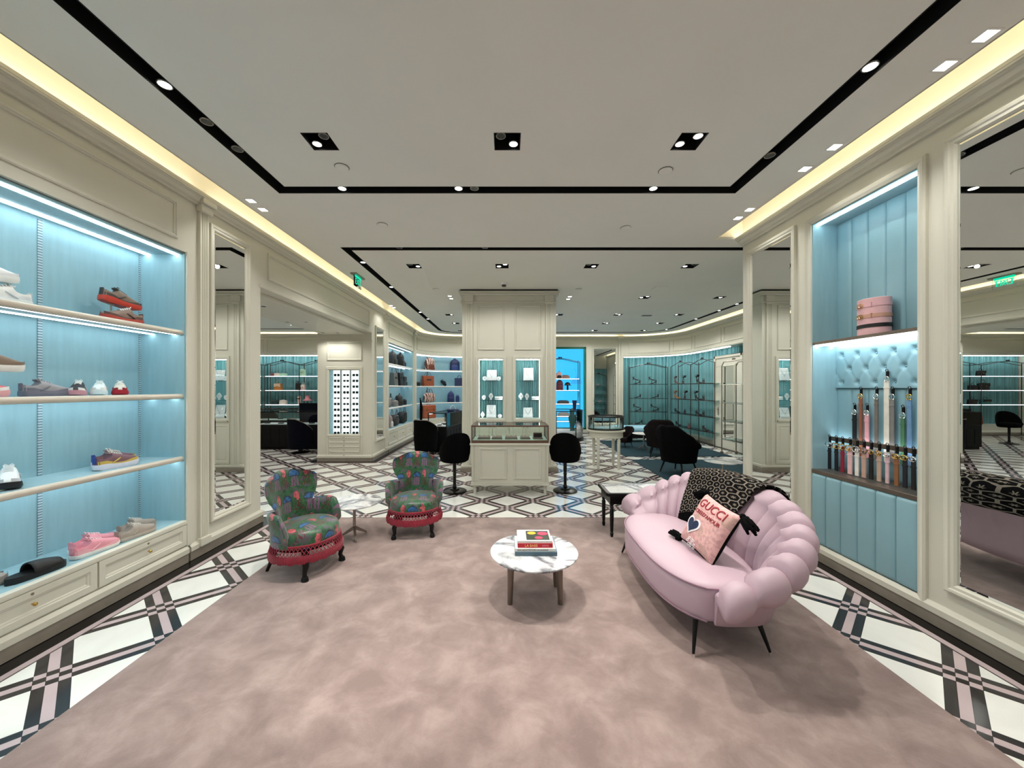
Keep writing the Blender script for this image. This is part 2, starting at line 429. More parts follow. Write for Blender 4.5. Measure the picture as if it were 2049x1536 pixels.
# ceiling with openings for slots and lamp boxes
SLOT1o = [(-2.19, -1.8), (2.19, -1.8), (2.19, 3.55), (-2.19, 3.55)]; SLOT1i = [(-2.07, -1.68), (2.07, -1.68), (2.07, 3.44), (-2.07, 3.44)]
def loop2(d):
    return [(-2.22+d, 4.92+d), (5.2-d, 4.92+d), (5.2-d, 11.58)]+arc(4.3, 11.58, .9-d, 0, 90)[1:]+[(-1.65, 12.48-d)]+arc(-1.65, 11.9, .58-d, 90, 180, 8)[1:]
BOXROW = [(.0, (-1.42, 0, 1.38)), (2.81, (-1.42, 0, 1.38)), (5.68, (-1.43, -.08, 1.29, 2.80)), (7.65, (2.84, 4.39)), (9.45, (-1.48, 1.32, 2.83, 4.39)), (10.7, (-1.49, 2.85, 4.41)), (12.05, (-1.5, 2.84, 4.44))]
BOXES = [(x, y, r, k, len(xs)) for r, (y, xs) in enumerate(BOXROW) for k, x in enumerate(xs)]
BH = .1
OUT = [(2.62, -2.6), (2.62, 4.62), (5.57, 4.62), (5.57, 11.65)]+arc(4.3, 11.65, 1.27, 0, 90)[1:]+[(-1.65, 12.92)]+arc(-1.65, 11.9, 1.02, 90, 180, 10)[1:]+[(-2.67, -2.6)]
def sq(x, y): return [(x-BH, y-BH), (x+BH, y-BH), (x+BH, y+BH), (x-BH, y+BH)]
cm = MB()
def fillpoly(loops):
    L = [[Vector((x, y, ZC)) for x, y in l] for l in loops]; flat = [tuple(p) for l in L for p in l]
    cm.add(flat, geometry.tessellate_polygon(L))
fillpoly([OUT, SLOT1o, loop2(0)])
fillpoly([SLOT1i]+[sq(x, y) for x, y, r, k, n in BOXES if y < 4])
fillpoly([loop2(.105)]+[sq(x, y) for x, y, r, k, n in BOXES if y > 4])
fillpoly([[(-4.0, 2.6), (-4.0, 12.32), (-12, 12.32), (-12, 2.6)]])
ceil = cm.build('ceiling', 'white_ceiling', smooth=0); ceil['kind'] = 'structure'
w = .06
U_ = lambda w: [(-w, ZC-.001), (-w, ZC+.1), (w, ZC+.1), (w, ZC-.001), (w-.005, ZC-.001), (w-.005, ZC+.095), (-w+.005, ZC+.095), (-w+.005, ZC-.001)]
struct('trim_1', MB().sweep([((a[0]+b[0])/2, (a[1]+b[1])/2) for a, b in zip(SLOT1o, SLOT1i)], U_(.061), closed=True), 'black_slot')
struct('trim_2', MB().sweep(loop2(.0525), U_(.054), closed=True), 'black_slot')
struct('trim_3', MB().box(-12, 11.65, ZC-.004, -4.2, 11.75, ZC+.01), 'black_slot')

# cornices and light coves
CORN = [(0, 3.335), (.022, 3.335), (.022, 3.352), (.03, 3.356), (.046, 3.362), (.056, 3.38), (.06, 3.39), (.074, 3.392), (.078, 3.404), (.086, 3.412), (.098, 3.414), (.1, 3.437), (.094, 3.437), (.094, 3.400), (0, 3.400)]
COVE = [(-.02, 3.401), (-.02, 3.785), (.285, 3.785), (.285, 3.47), (.275, 3.47), (.275, 3.74), (.002, 3.74), (.002, 3.401)]
STRIP = [(.025, 3.401), (.025, 3.409), (.08, 3.409), (.08, 3.401)]
i = 3
for nm, path in (('hall', P_RIGHT), ('main', P_MAIN), ('leftroom', P_LEFTROOM)):
    i += 1; t = struct('trim_%d' % i, MB().sweep(path, CORN), 'cream', smooth=25)
    MB().sweep(path, COVE).build('cove', 'cove_white', t, smooth=25)
    MB().sweep(path, STRIP).build('light_strip', 'led_warm', t)
# cove end at the free end of the right wall
struct('trim_7', MB().box(2.60, 4.55, ZC-.012, XR, 4.62, ZC+.3), 'cove_white')
# baseboards: white moulding over a dark stone plinth
BASEW = [(0, .085), (.03, .085), (.03, .125), (.018, .14), (.01, .15), (0, .15)]
BASED = [(0, 0), (.022, 0), (.022, .085), (0, .085)]
def baseboard(side, paths):
    a = MB(); b = MB()
    for p in paths: a.sweep(p, BASEW); b.sweep(p, BASED)
    t = struct('baseboard_'+side, a, 'cream', smooth=25); b.build('plinth', 'plinth_stone', t, smooth=0)
baseboard('left', [[(-4.13, 4.42), (-3.4, 4.42), (XL, 4.42), (XL, 3.42)], [(-4.13, 8.9), (-4.13, 8.05)], [(-4.13, 8.05), (XL, 8.05)][::-1], [(XL, 9.1), (XL, 8.05)]])
baseboard('right', [[(XR, -2.6), (XR, 4.55)], [(XR, 4.55), (3.3, 4.55)][::-1]])
baseboard('back', [[(4.14, YB), (2.9, YB)], [(1.28, YB), (-.9, YB)]])
baseboard('left_room', [[(-4.2, 12.55), (-12, 12.55)]])

# wall panels, pilasters, capitals
NL = (1, 0, 0); NR = (-1, 0, 0)
def pil(parent, o, u, n, w, z1, k=3):
    p = fluted(MB(), o, u, n, w, .16, z1, k=k).build('pilaster', 'cream', parent, smooth=25)
    o, u, n = Vector(o), Vector(u), Vector(n)
    q = MB(); e = .012
    for a, d, z0, z2 in ((e, .05, .09, .17), (e*1.6, .062, z1-.05, z1+.02), (e*2.6, .09, z1+.02, z1+.10)):
        A = o-u*a; B = o+u*(w+a); pts = [A, B, B+n*d, A+n*d]; q.prism([(v.x, v.y) for v in pts], z0, z2)
    q.build('capital', 'cream', p, smooth=0, bevel=.008); return p
pil(wl, (XL, 3.52, 0), (0, 1, 0), NL, .10, 3.33)
pil(wl, (XL, 8.87, 0), (0, 1, 0), NL, .20, 3.33)
pil(wl, (XL, 11.62, 0), (0, 1, 0), NL, .22, 3.33)
panel('moulding', wl, (XL, 4.55, 2.93), (0, 1, 0), NL, 3.35, .33)
for y0, y1 in ((-1.3, .85), (1.0, 3.30)): panel('moulding', wl, (XL, y0, 2.93), (0, 1, 0), NL, y1-y0, .335)
panel('moulding', wl, (XL, 9.2, 2.86), (0, 1, 0), NL, 2.3, .38)
MB().box(-4.14, 4.40, 2.80, XL+.012, 8.05, 2.842).box(-4.0, 4.40, 2.76, -3.1, 8.05, 2.80).build('lintel_lining', 'cream', wl, smooth=0, bevel=.006)
panel('moulding', wp, (-3.92, 8.05, 2.20), (1, 0, 0), (0, -1, 0), .76, .40)
panel('moulding', wp, (-3.94, 8.05, .10), (1, 0, 0), (0, -1, 0), .79, 1.96)
for z in (.085, 2.60): MB().box(-4.15, 8.03, z, XL+.02, 8.05, z+.03).build('moulding', 'cream', wp, smooth=0, bevel=.005)
# back wall header mouldings, along the right-hand curve
HEAD = [(0, 2.72), (.02, 2.72), (.03, 2.75), (.012, 2.77), (0, 2.78)]
MB().sweep([(5.85, 8.9), (5.85, 11.65)]+arc(4.3, 11.65, 1.55, 0, 90)[1:]+[(4.14, YB)], HEAD).build('moulding', 'cream', bpy.data.objects['wall_back'], smooth=25)
hdr = struct('wall_header', MB().sweep([(5.85, 8.9), (5.85, 11.65)]+arc(4.3, 11.65, 1.55, 0, 90)[1:]+[(4.14, YB)], [(0, 2.72), (0, 3.5), (-.45, 3.5), (-.45, 2.72)]), 'cream', smooth=25)
def curved_panel(parent, cx, cy, r, a0, a1, z0, z1):
    q = MB()
    for z in (z0, z1-.03): q.sweep(arc(cx, cy, r, a0, a1, 10), [(0, z), (.018, z), (.018, z+.03), (0, z+.03)])
    for a in (a0, a1): 
        p = arc(cx, cy, r, a-.6, a+.6, 1); q.sweep(p, [(0, z0), (.018, z0), (.018, z1), (0, z1)])
    q.build('moulding', 'cream', parent, smooth=25)
curved_panel(hdr, 4.3, 11.65, 1.55, 38, 88, 2.84, 3.26)
curved_panel(hdr, 4.3, 11.65, 1.55, 3, 33, 2.84, 3.26)
for y0, y1 in ((10.1, 11.55), (8.95, 9.98)): panel('moulding', hdr, (5.85, y0, 2.84), (0, 1, 0), NR, y1-y0, .42)
hl = struct('wall_header_left', MB().sweep(arc(-1.65, 11.9, 1.3, 90, 180), [(0, 2.72), (0, 3.5), (-.45, 3.5), (-.45, 2.72)]).sweep([(-.9, YB), (-1.65, YB)], [(0, 2.72), (0, 3.5), (-.45, 3.5), (-.45, 2.72)]), 'cream', smooth=25)
curved_panel(hl, -1.65, 11.9, 1.3, 96, 174, 2.86, 3.24)
pil(bpy.data.objects['wall_back'], (4.12, YB, 0), (-1, 0, 0), (0, -1, 0), .16, 3.33)
panel('moulding', bpy.data.objects['wall_left_room'], (-8.2, 12.6, 2.82), (1, 0, 0), (0, -1, 0), 4.0, .44)
panel('moulding', bpy.data.objects['wall_left_room'], (-11.9, 12.6, 2.82), (1, 0, 0), (0, -1, 0), 3.6, .44)

# ------------------------------------------------------------------ floor: slab, lattice of tiles and inlay
floor = struct('floor', MB().box(-12.2, -2.75, -.15, 6.6, 13.9, -.004), 'black_stone')
FA, FB, N0 = Vector((.36, .32)), Vector((.36, -.32)), Vector((0, 4.93))
RECT = [(-2.755, -2.6, 2.72, 4.46), (-2.755, 4.46, 5.62, 12.9), (-12, 4.6, -2.755, 7.86), (-12, 7.86, -4.3, 12.4)]
def P2(s, t): return N0+FA*s+FB*t
def inside(p, r): return r[0]-1e-6 <= p[0] <= r[2]+1e-6 and r[1]-1e-6 <= p[1] <= r[3]+1e-6
def clip(poly, r):
    for ax, lim, sg in ((0, r[0], 1), (0, r[2], -1), (1, r[1], 1), (1, r[3], -1)):
        out = []
        for i in range(len(poly)):
            a, b = poly[i], poly[(i+1) % len(poly)]; da = (a[ax]-lim)*sg; db = (b[ax]-lim)*sg
            if da >= 0: out.append(a)
            if da*db < 0: k = da/(da-db); out.append((a[0]+(b[0]-a[0])*k, a[1]+(b[1]-a[1])*k))
        poly = out
        if len(poly) < 3: return None
    return poly
h0 = .146; h1 = .0487
KIND = []   # (name, material, s0, s1, t0, t1)
KIND.append(('floor_tile', 'tile_white', h0, 1-h0, h0, 1-h0))
for a, b, m in ((-h0, -h1, 'tile_dark'), (-h1, h1, 'tile_pink'), (h1, h0, 'tile_dark')):
    KIND.append(('inlay_strip', m, h0, 1-h0, a, b)); KIND.append(('inlay_strip', m, a, b, h0, 1-h0))
    for c, d, m2 in ((-h0, -h1, 'tile_dark'), (-h1, h1, 'tile_pink'), (h1, h0, 'tile_dark')):
        KIND.append(('inlay_square', 'tile_dark' if (m != m2) else 'tile_pink', a, b, c, d))
g = .0016
cand = {'floor_tile': [], 'inlay_strip': [], 'inlay_square': []}
rest = {'tile_white': MB(), 'tile_dark': MB(), 'tile_pink': MB()}
for si in range(-40, 30):
    for ti in range(-40, 30):
        c0 = P2(si, ti)
        if not (-12.6 < c0.x < 6.3 and -3.2 < c0.y < 13.5): continue
        for ki, (nm, m, s0, s1, t0, t1) in enumerate(KIND):
            poly = [tuple(P2(si+s, ti+t)) for s, t in ((s0+g, t0+g), (s1-g, t0+g), (s1-g, t1-g), (s0+g, t1-g))]
            cx = sum(p[0] for p in poly)/4; cy = sum(p[1] for p in poly)/4
            if all(-2.1 < p[0] < 2.1 and p[1] < 4.48 for p in poly): continue
            if -.75 < cx < .82 and 7.3 < cy < 8.5: continue
            if all(any(inside(p, r) for r in RECT) for p in poly): parts = [(poly, True)]
            else: parts = [(q_, False) for q_ in (clip(poly, r) for r in RECT) if q_]
            for pl, whole in parts:
                vis = cy > .5 and abs(cx/max(cy, .1)*F) < 1060 and (1.6/cy*F) < 800 and cx > -4
                if vis: cand[nm].append((cy*cy+cx*cx, pl, whole, ki, m, (cx, cy)))
                else: rest[m].prism(pl, -.006, 0)
cache = {}
for nm, L in cand.items():
    L.sort(key=lambda e: e[0])
    for e in L[300:]: rest[e[4]].prism(e[1], -.006, 0)
    for d, pl, whole, ki, m, c in L[:300]:
        if whole:
            if ki not in cache: cache[ki] = MB().prism([(p[0]-c[0], p[1]-c[1]) for p in pl], -.006, 0).mesh(nm, m, 0, False)
            o = bpy.data.objects.new(nm, cache[ki]); o.location = (c[0], c[1], 0); COL.objects.link(o); o.parent = floor
        else: MB().prism([(p[0]-c[0], p[1]-c[1]) for p in pl], -.006, 0).build(nm, m, floor, smooth=0, fix=False, loc=(c[0], c[1], 0))
for m, mb in rest.items(): mb.build({'tile_white': 'floor_tiles', 'tile_dark': 'dark_inlay', 'tile_pink': 'pink_inlay'}[m], m, floor, smooth=0, fix=False, kind='stuff')
for x0, x1, y0, y1 in ((-2.812, -2.768, -2.6, 4.5), (2.733, 2.777, -2.6, 4.5), (-12, -2.812, 7.87, 7.91), (-4.36, -4.315, 7.91, 12.4), (-2.812, -2.768, 7.87, 11.9)):
    MB().box(x0, y0, -.006, x1, y1, 0).build('border_strip', 'tile_pink', floor, smooth=0)

# ------------------------------------------------------------------ ceiling lamps
ORD = ['leftmost', 'second from the left', 'third from the left', 'rightmost']
ROWN = ['row behind the viewer', 'front row', 'second row', 'third row', 'fourth row', 'fifth row', 'row nearest the back wall']
random.seed(3)
for x, y, r, k, n in BOXES:
    pos = ORD[3] if k == n-1 else ORD[k]
    t = thing('recessed_downlight', 'black square recessed ceiling light, %s in the %s' % (pos, ROWN[r]), 'ceiling light', (x, y, ZC), 0, 'square recessed ceiling lights')
    q = MB().box(-BH, -BH, .13, BH, BH, .135)
    for a in ((-BH, -BH, -.001, -BH+.004, BH, .13), (BH-.004, -BH, -.001, BH, BH, .13), (-BH, -BH, -.001, BH, -BH+.004, .13), (-BH, BH-.004, -.001, BH, BH, .13)): q.box(*a)
    q.build('housing', 'black_slot', t, smooth=0)
    for s, (lx, ly) in enumerate(((-.048, .045), (.048, -.045)) if (k+r) % 2 else ((.048, .045), (-.048, -.045))):
        lit = s == 0 or (k+r) % 3 == 0
        ln = MB().cyl((lx, ly, .015), (lx, ly, .12), .036, .036, 16).build('lamp', 'black_matte', t)
        MB().tube([(lx+.034*math.cos(a*PI/10), ly+.034*math.sin(a*PI/10), .013) for a in range(20)], .004, 6, closed=True).build('rim', 'steel', ln)
        MB().cyl((lx, ly, .010), (lx, ly, .0148), .029, .029, 16).build('lens', 'lamp' if lit else 'lens', ln)
    if y < 4: tg = (x*.0, 0, -3)
    spot(t, (-.0, 0, -.004), (0, 0, -3), 44 if r < 2 else 60, 158, .35, .03)
    if r < 2:
        for ax, ay in ((-.048, .045), (.048, -.045)): spot(t, (ax, ay, -.004), (ax*10-x*.25, ay*9, -3), 150, 58, .3, .010)
for x, y, lab in ((2.54, 1.963, 'nearest the viewer of the pairs along the right wall'), (2.54, 2.146, 'second along the right wall'), (2.54, 2.87, 'third along the right wall, over the belt niche'),
                  (2.54, 3.156, 'fourth along the right wall, over the belt niche'), (2.54, 3.876, 'fifth along the right wall'), (2.54, 4.07, 'last along the right wall before the corner'),
                  (-2.56, 3.695, 'nearer of the pair above the narrow left mirror'), (-2.56, 3.876, 'farther of the pair above the narrow left mirror'),
                  (-2.64, 8.39, 'nearer of the pair past the exit sign'), (-2.64, 8.6, 'farther of the pair past the exit sign'),
                  (-1.17, 7.52, 'nearer of the pair left of the column'), (-1.17, 7.73, 'farther of the pair left of the column'),
                  (1.28, 7.56, 'nearer of the pair right of the column'), (1.28, 7.77, 'farther of the pair right of the column')):
    t = thing('square_downlight', 'small white square ceiling light, '+lab, 'ceiling light', (x, y, ZC), 0, 'small square ceiling lights')
    frame(MB(), (-.045, -.045, -.0005), (1, 0, 0), (0, 0, -1), .09, .09, [(0, 0)]).f
    MB().box(-.044, -.044, -.004, .044, -.034, .0).box(-.044, .034, -.004, .044, .044, 0).box(-.044, -.034, -.004, -.034, .034, 0).box(.034, -.034, -.004, .044, .034, 0).build('frame', 'white_gloss', t, smooth=0)
    MB().box(-.034, -.034, -.002, .034, .034, -.0005).build('lens', 'lamp', t, smooth=0)
    wx = (.35 if x > 2 else -.35 if x < -2 else 0)
    spot(t, (0, 0, -.012), (wx*2.0, 0, -3), 14, 100, .5, .03)
SL = [(-2.13, 1.0, 0), (-2.13, 2.30, 1), (-2.13, 2.62, 0), (-2.13, 2.92, 0), (-1.56, 3.495, 1), (-.46, 3.495, 1), (-.31, 3.495, 0), (1.38, 3.495, 1), (2.13, 3.0, 0), (2.13, 2.17, 1), (2.13, .9, 1),
      (-2.165, 5.55, 1), (-2.165, 6.9, 1), (-2.165, 9.2, 1), (-2.165, 10.1, 1), (-1.45, 4.97, 0), (-.3, 4.97, 0), (5.15, 8.3, 1), (5.15, 9.0, 1), (5.15, 10.1, 1), (5.13, 11.9, 1), (3.3, 12.43, 1), (2.2, 12.43, 0)]
seen = {}
for n_, (x, y, on) in enumerate(SL):
    where = 'front slot, far arm' if y == 3.495 else 'rear slot, front arm' if y == 4.97 else 'rear slot, back arm' if y == 12.43 else ('front' if y < 4 else 'rear')+(' slot, left arm' if x < 0 else ' slot, right arm')
    seen[where] = seen.get(where, 0)+1
    t = thing('track_spotlight', '%s round black ceiling spotlight, %s in the %s' % ('lit' if on else 'unlit', ['first', 'second', 'third', 'fourth', 'fifth'][seen[where]-1], where), 'spotlight', (x, y, ZC), 0, 'spotlights in the ceiling slots')
    b = MB().cyl((0, 0, .02), (0, 0, .095), .038, .038, 16).build('lamp', 'black_matte', t)
    MB().tube([(.037*math.cos(a*PI/10), .037*math.sin(a*PI/10), .016) for a in range(20)], .005, 6, closed=True).build('rim', 'steel', b)
    MB().cyl((0, 0, .012), (0, 0, .0195), .032, .032, 16).build('lens', 'lamp' if on else 'lens', b)
    if on: spot(t, (0, 0, 0), ((-.5 if x < -2 else .5 if x > 2 else 0), 0, -3), 22, 110, .5, .03)
for n_, (x, y, lab) in enumerate(((-1.40, 3.13, 'near the left front light box'), (1.36, 3.18, 'near the right front light box'), (-1.43, 4.23, 'left, between the two slots'), (1.38, 4.31, 'right, between the two slots'),
                                  (-1.35, 7.0, 'left of the column top'), (1.35, 7.0, 'right of the column top'))):
    t = thing('ceiling_disc', 'small round white ceiling cover plate '+lab, 'cover plate', (x, y, ZC), 0, 'round ceiling cover plates')
    MB().lathe([(.055, 0), (.055, -.008), (.05, -.011), (.0, -.011)], 20, cap=False).build('plate', 'white_ceiling', t)
    MB().lathe([(.058, .0), (.060, -.003), (.056, -.003)], 20, cap=False).build('rim', 'gunmetal', t)
t = thing('smoke_detector', 'white dome smoke detector on the ceiling in front of the column', 'smoke detector', (-.06, 6.6, ZC))
MB().lathe([(.065, 0), (.065, -.02), (.058, -.03), (.05, -.034)], 20).build('base', 'white_gloss', t)
MB().lathe([(.042, -.034), (.04, -.055), (.03, -.062), (.0, -.063)], 16, cap=False).build('sensor', 'gunmetal', t)
t = thing('ceiling_hatch', 'flush square access panel in the ceiling right of the column', 'access panel', (2.85, 6.9, ZC))
MB().box(-.12, -.1, -.012, .12, .1, 0).build('panel', 'white_ceiling', t, smooth=0)
t = thing('ceiling_hatch', 'small grey ceiling vent in the rear right', 'vent', (3.6, 9.55, ZC))
MB().box(-.12, -.06, -.01, .12, .06, 0).build('panel', 'gunmetal', t, smooth=0)
for x, y in ((-3.54, 6.5), (-3.86, 6.5), (-3.55, 7.74), (-3.86, 7.74), (-3.46, 5.25)):
    t = thing('soffit_light', 'small dark recessed light in the passage soffit at %s' % {(-3.54, 6.5): 'the middle, hall side', (-3.86, 6.5): 'the middle, room side', (-3.55, 7.74): 'the sunglasses end, hall side', (-3.86, 7.74): 'the sunglasses end, room side', (-3.46, 5.25): 'the near end'}[(x, y)], 'ceiling light', (x, y, 2.76), 0, 'passage soffit lights')
    MB().lathe([(.05, 0), (.05, -.004), (.036, -.004), (.034, -.002)], 16).build('rim', 'white_gloss', t)
    MB().lathe([(.032, -.0045), (.03, -.006), (0, -.006)], 16, cap=False).build('lens', 'lens', t)
    spot(t, (0, 0, -.012), (0, 0, -3), 26, 140, .5, .03)
# lamps of the left room (ceiling boxes there are out of sight from the hall)
for x, y in ((-5.6, 5.2), (-5.6, 8.6), (-8.2, 5.2), (-8.2, 8.6), (-10.6, 6.5), (-6.4, 11.0), (-9.4, 11.0)):
    t = thing('room_downlight', 'round white ceiling light in the side room at %s' % {(-5.6, 5.2): 'its near corner by the passage', (-5.6, 8.6): 'the middle by the sunglasses pier', (-8.2, 5.2): 'the near centre', (-8.2, 8.6): 'the centre', (-10.6, 6.5): 'the far left', (-6.4, 11.0): 'the curtain wall, right', (-9.4, 11.0): 'the curtain wall, left'}[(x, y)], 'ceiling light', (x, y, ZC), 0, 'side room ceiling lights')
    MB().lathe([(.06, 0), (.06, -.004), (.045, -.004), (.045, -.002)], 16).build('rim', 'white_gloss', t)
    MB().lathe([(.044, -.003), (0, -.003)], 16, cap=False).build('lens', 'lamp', t)
    spot(t, (0, 0, -.012), (0, 0, -3), 105, 158, .4, .04)
# exit sign
t = thing('exit_sign', 'green lit exit sign hanging from the ceiling by the left cornice', 'exit sign', (-2.49, 6.16, ZC))
MB().box(-.05, -.18, -.02, .05, .18, 0).build('mount', 'pewter', t, smooth=0)
pl = MB().box(-.006, -.15, -.20, .006, .15, -.02).build('panel', 'glass', t, smooth=0)
for sd in (1, -1):
    MB().box(sd*.0075-.001, -.13, -.05, sd*.0075+.001, .13, -.022).build('light_bar', 'sign_green', t, smooth=0)
    text_obj('lettering', 'EXIT', .14, 'sign_green', t, Matrix.Translation((sd*.0085, 0, -.118)) @ Matrix.Rotation(sd*PI/2, 4, 'Z') @ Matrix.Rotation(PI/2, 4, 'X'), depth=.0008, sx=.85)
# ------------------------------------------------------------------ built-in shelving bays
def shelving(name, label, path, depth, zb, shelves, ztop, m, drawers, led_nose=False):
    t = thing(name, label, 'shelving', (path[0][0], path[0][1], 0)); ox, oy = path[0]
    path = [(x-ox, y-oy) for x, y in path]
    MB().sweep(path, [(-depth, zb), (-depth, ztop), (-depth-.03, ztop), (-depth-.03, zb)]).build('back_panel', m, t, smooth=30)
    MB().sweep(path, [(-.03, ztop), (-depth, ztop), (-depth, ztop+.02), (-.03, ztop+.02)]).build('soffit', m, t, smooth=30)
    for d0, d1 in ((.05, .085), (depth-.10, depth-.06)):
        MB().sweep(path, [(-d0, ztop-.008), (-d1, ztop-.008), (-d1, ztop-.001), (-d0, ztop-.001)]).build('light_strip', 'led_soft' if led_nose else 'led_white', t, smooth=30)
    # end panels
    for k in (0, -1):
        a = Vector(path[k]); b = Vector(path[1 if k == 0 else -2]); d = (b-a).normalized(); nn = Vector((-d.y, d.x)) if k == 0 else Vector((d.y, -d.x))
        q = [a, a-nn*depth, a-nn*depth+d*.02, a+d*.02]
        MB().prism([(p.x, p.y) for p in q], zb, ztop).build('side_panel', m, t, smooth=0)
        q = [a-d*.035, a-d*.035+nn*.02, a+d*.012+nn*.02, a+d*.012]
        MB().prism([(p.x, p.y) for p in q], zb-.3 if zb > .45 else .15, ztop+.03).build('edge_trim', 'cream', t, smooth=0, bevel=.004)
    for z in shelves:
        s = MB().sweep(path, [(-.03, z-.026), (-.03, z), (-depth, z), (-depth, z-.026)]).build('shelf', m, t, smooth=30)
        ring = [(-.032+.024*math.cos(a*PI/5), z-.016+.024*math.sin(a*PI/5)) for a in range(10)]
        MB().sweep(path, ring).build('shelf_nose', 'white_gloss' if led_nose else 'nose', s, smooth=60)
        for d0, d1 in ((.075, .095), (depth-.13, depth-.11)):
            MB().sweep(path, [(-d0, z-.034), (-d1, z-.034), (-d1, z-.0265), (-d0, z-.0265)]).build('light_strip', 'led_soft' if led_nose else 'led_white', s, smooth=30)
    # base cabinet
    MB().sweep(path, [(0, .15), (0, zb-.03), (-depth, zb-.03), (-depth, .15)]).build('base', 'cream', t, smooth=30)
    MB().sweep(path, [(-depth, zb-.03), (-depth, zb), (-.02, zb), (-.02, zb-.03)]).build('shelf', m, t, smooth=30)
    MB().sweep(path, [(.016, zb-.036), (.02, zb-.02), (.016, zb-.004), (.0, zb+.002), (-.022, zb+.002), (-.022, zb-.036)]).build('ledge', 'cream', t, smooth=40)
    MB().sweep(path, BASEW).build('base_moulding', 'cream', t, smooth=25); MB().sweep(path, BASED).build('plinth', 'plinth_stone', t, smooth=0)
    for (x0, y0), (x1, y1) in drawers:
        a = Vector((x0-ox, y0-oy, .165)); b = Vector((x1-ox, y1-oy, .165)); u = (b-a).normalized(); nn = Vector((-u.y, u.x, 0)); L = (b-a).length; H = zb-.04-.165
        d = frame(MB(), a+u*.006, u, nn, L-.012, H, [(0, 0), (0, .018), (.042, .018), (.048, .012), (.056, .010), (.062, .004)], fill=1).build('drawer', 'cream', t, smooth=20, fix=False)
        c = a+u*(L/2)+UPV*(H*.55)+nn*.018
        MB().cyl(c-nn*.002, c+nn*.012, .005, .005, 8).ball(tuple(c+nn*.018), .012, n=10, m=6).build('knob', 'brass', d)
        c = a+u*(L/2)+UPV*(H-.02)+nn*.016
        MB().cyl(c, c+nn*.006, .008, .008, 10).build('lock', 'pewter', d)
    return t
S1, S2, S3, S0 = 2.12, 1.54, .97, .39
sneaker_wall = shelving('sneaker_shelving', 'pale blue fabric-lined wall shelving with lit shelves of sneakers on the left', [(XL, 3.40), (XL, -1.6)], .41, S0, (S1, S2, S3), 2.82, 'fabric_blue',
                        [((XL, 3.39-.738*k), (XL, 3.39-.738*(k+1))) for k in range(6)])
for y in (2.655, 1.915, 1.175):
    MB().box(-.408, y-3.40-.012, S0, -.402, y-3.40+.012, 2.81).build('seam_tape', 'tape', sneaker_wall, smooth=0)
MB().box(-.408, -.03, S0, -.40, -.021, 2.81).build('seam_tape', 'tape', sneaker_wall, smooth=0)
B1, B2, B3, B0 = 2.22, 1.66, 1.09, .55
bag_wall = shelving('bag_shelving', 'pale blue lit wall shelving holding black bags along the left wall', [(XL, 11.56), (XL, 9.14)], .38, B0, (B1, B2, B3), 2.72, 'fabric_blue',
                    [((XL, 11.52-.79*k), (XL, 11.52-.79*(k+1))) for k in range(3)], True)
cp = [(-.95, YB)]+arc(-1.65, 11.9, 1.3, 90, 178, 14)
bag_curve = shelving('curved_bag_shelving', 'curved blue-grey wall shelving with tan and navy bags in the back left corner', cp, .38, B0, (B1, B2, B3), 2.72, 'fabric_blue',
                     list(zip(arc(-1.65, 11.9, 1.3, 92, 178, 5)[:-1], arc(-1.65, 11.9, 1.3, 92, 178, 5)[1:])), True)
for a in (135,):
    p = arc(-1.65, 11.9, 1.3+.372, a-.4, a+.4, 1)
    MB().sweep([(x+.95, y-YB) for x, y in p], [(0, B0), (.004, B0), (.004, 2.7), (0, 2.7)]).build('seam_tape', 'gunmetal', bag_curve)

# ------------------------------------------------------------------ mirrors
def wall_mirror(label, o, u, n, w, h, fw=.06):
    t = thing('wall_mirror', label, 'mirror', o); u = Vector(u); n = Vector(n)
    frame(MB(), -u*fw-UPV*fw, u, n, w+2*fw, h+2*fw, [(0, 0), (0, .028), (.012, .034), (.026, .03), (.034, .022), (.05, .02), (fw, .008), (fw, 0)]).build('frame', 'cream', t, smooth=25, fix=False)
    g_ = MB(); q = []
    for d, e in ((0, .004), (.018, .0075)): q.append([tuple(u*a+UPV*b+n*e) for a, b in ((d, d), (w-d, d), (w-d, h-d), (d, h-d))])
    g_.grid(q, closev=True); b = len(g_.v)-4; g_.f.append([b, b+1, b+2, b+3])
    g_.build('mirror_glass', 'mirror', t, smooth=0, fix=False)
    return t
wall_mirror('tall narrow mirror in cream frame on the left wall beside the sneaker shelves', (XL, 3.713, .33), (0, 1, 0), NL, .447, 2.84)
wall_mirror('tall mirror in cream frame on the right wall behind the pink sofa', (XR, 3.765, .33), (0, 1, 0), NR, .615, 2.84)
wall_mirror('large wall mirror at the right edge of the picture', (XR, -.3, .33), (0, 1, 0), NR, 2.677, 2.84)
wall_mirror('slim mirror strip beside the sunglasses display', (XL, 8.30, .45), (0, 1, 0), NL, .50, 2.5, .05)
wall_mirror('tall mirror on the back wall between window and teal curtain', (3.09, YB, .35), (1, 0, 0), (0, -1, 0), .78, 2.64)

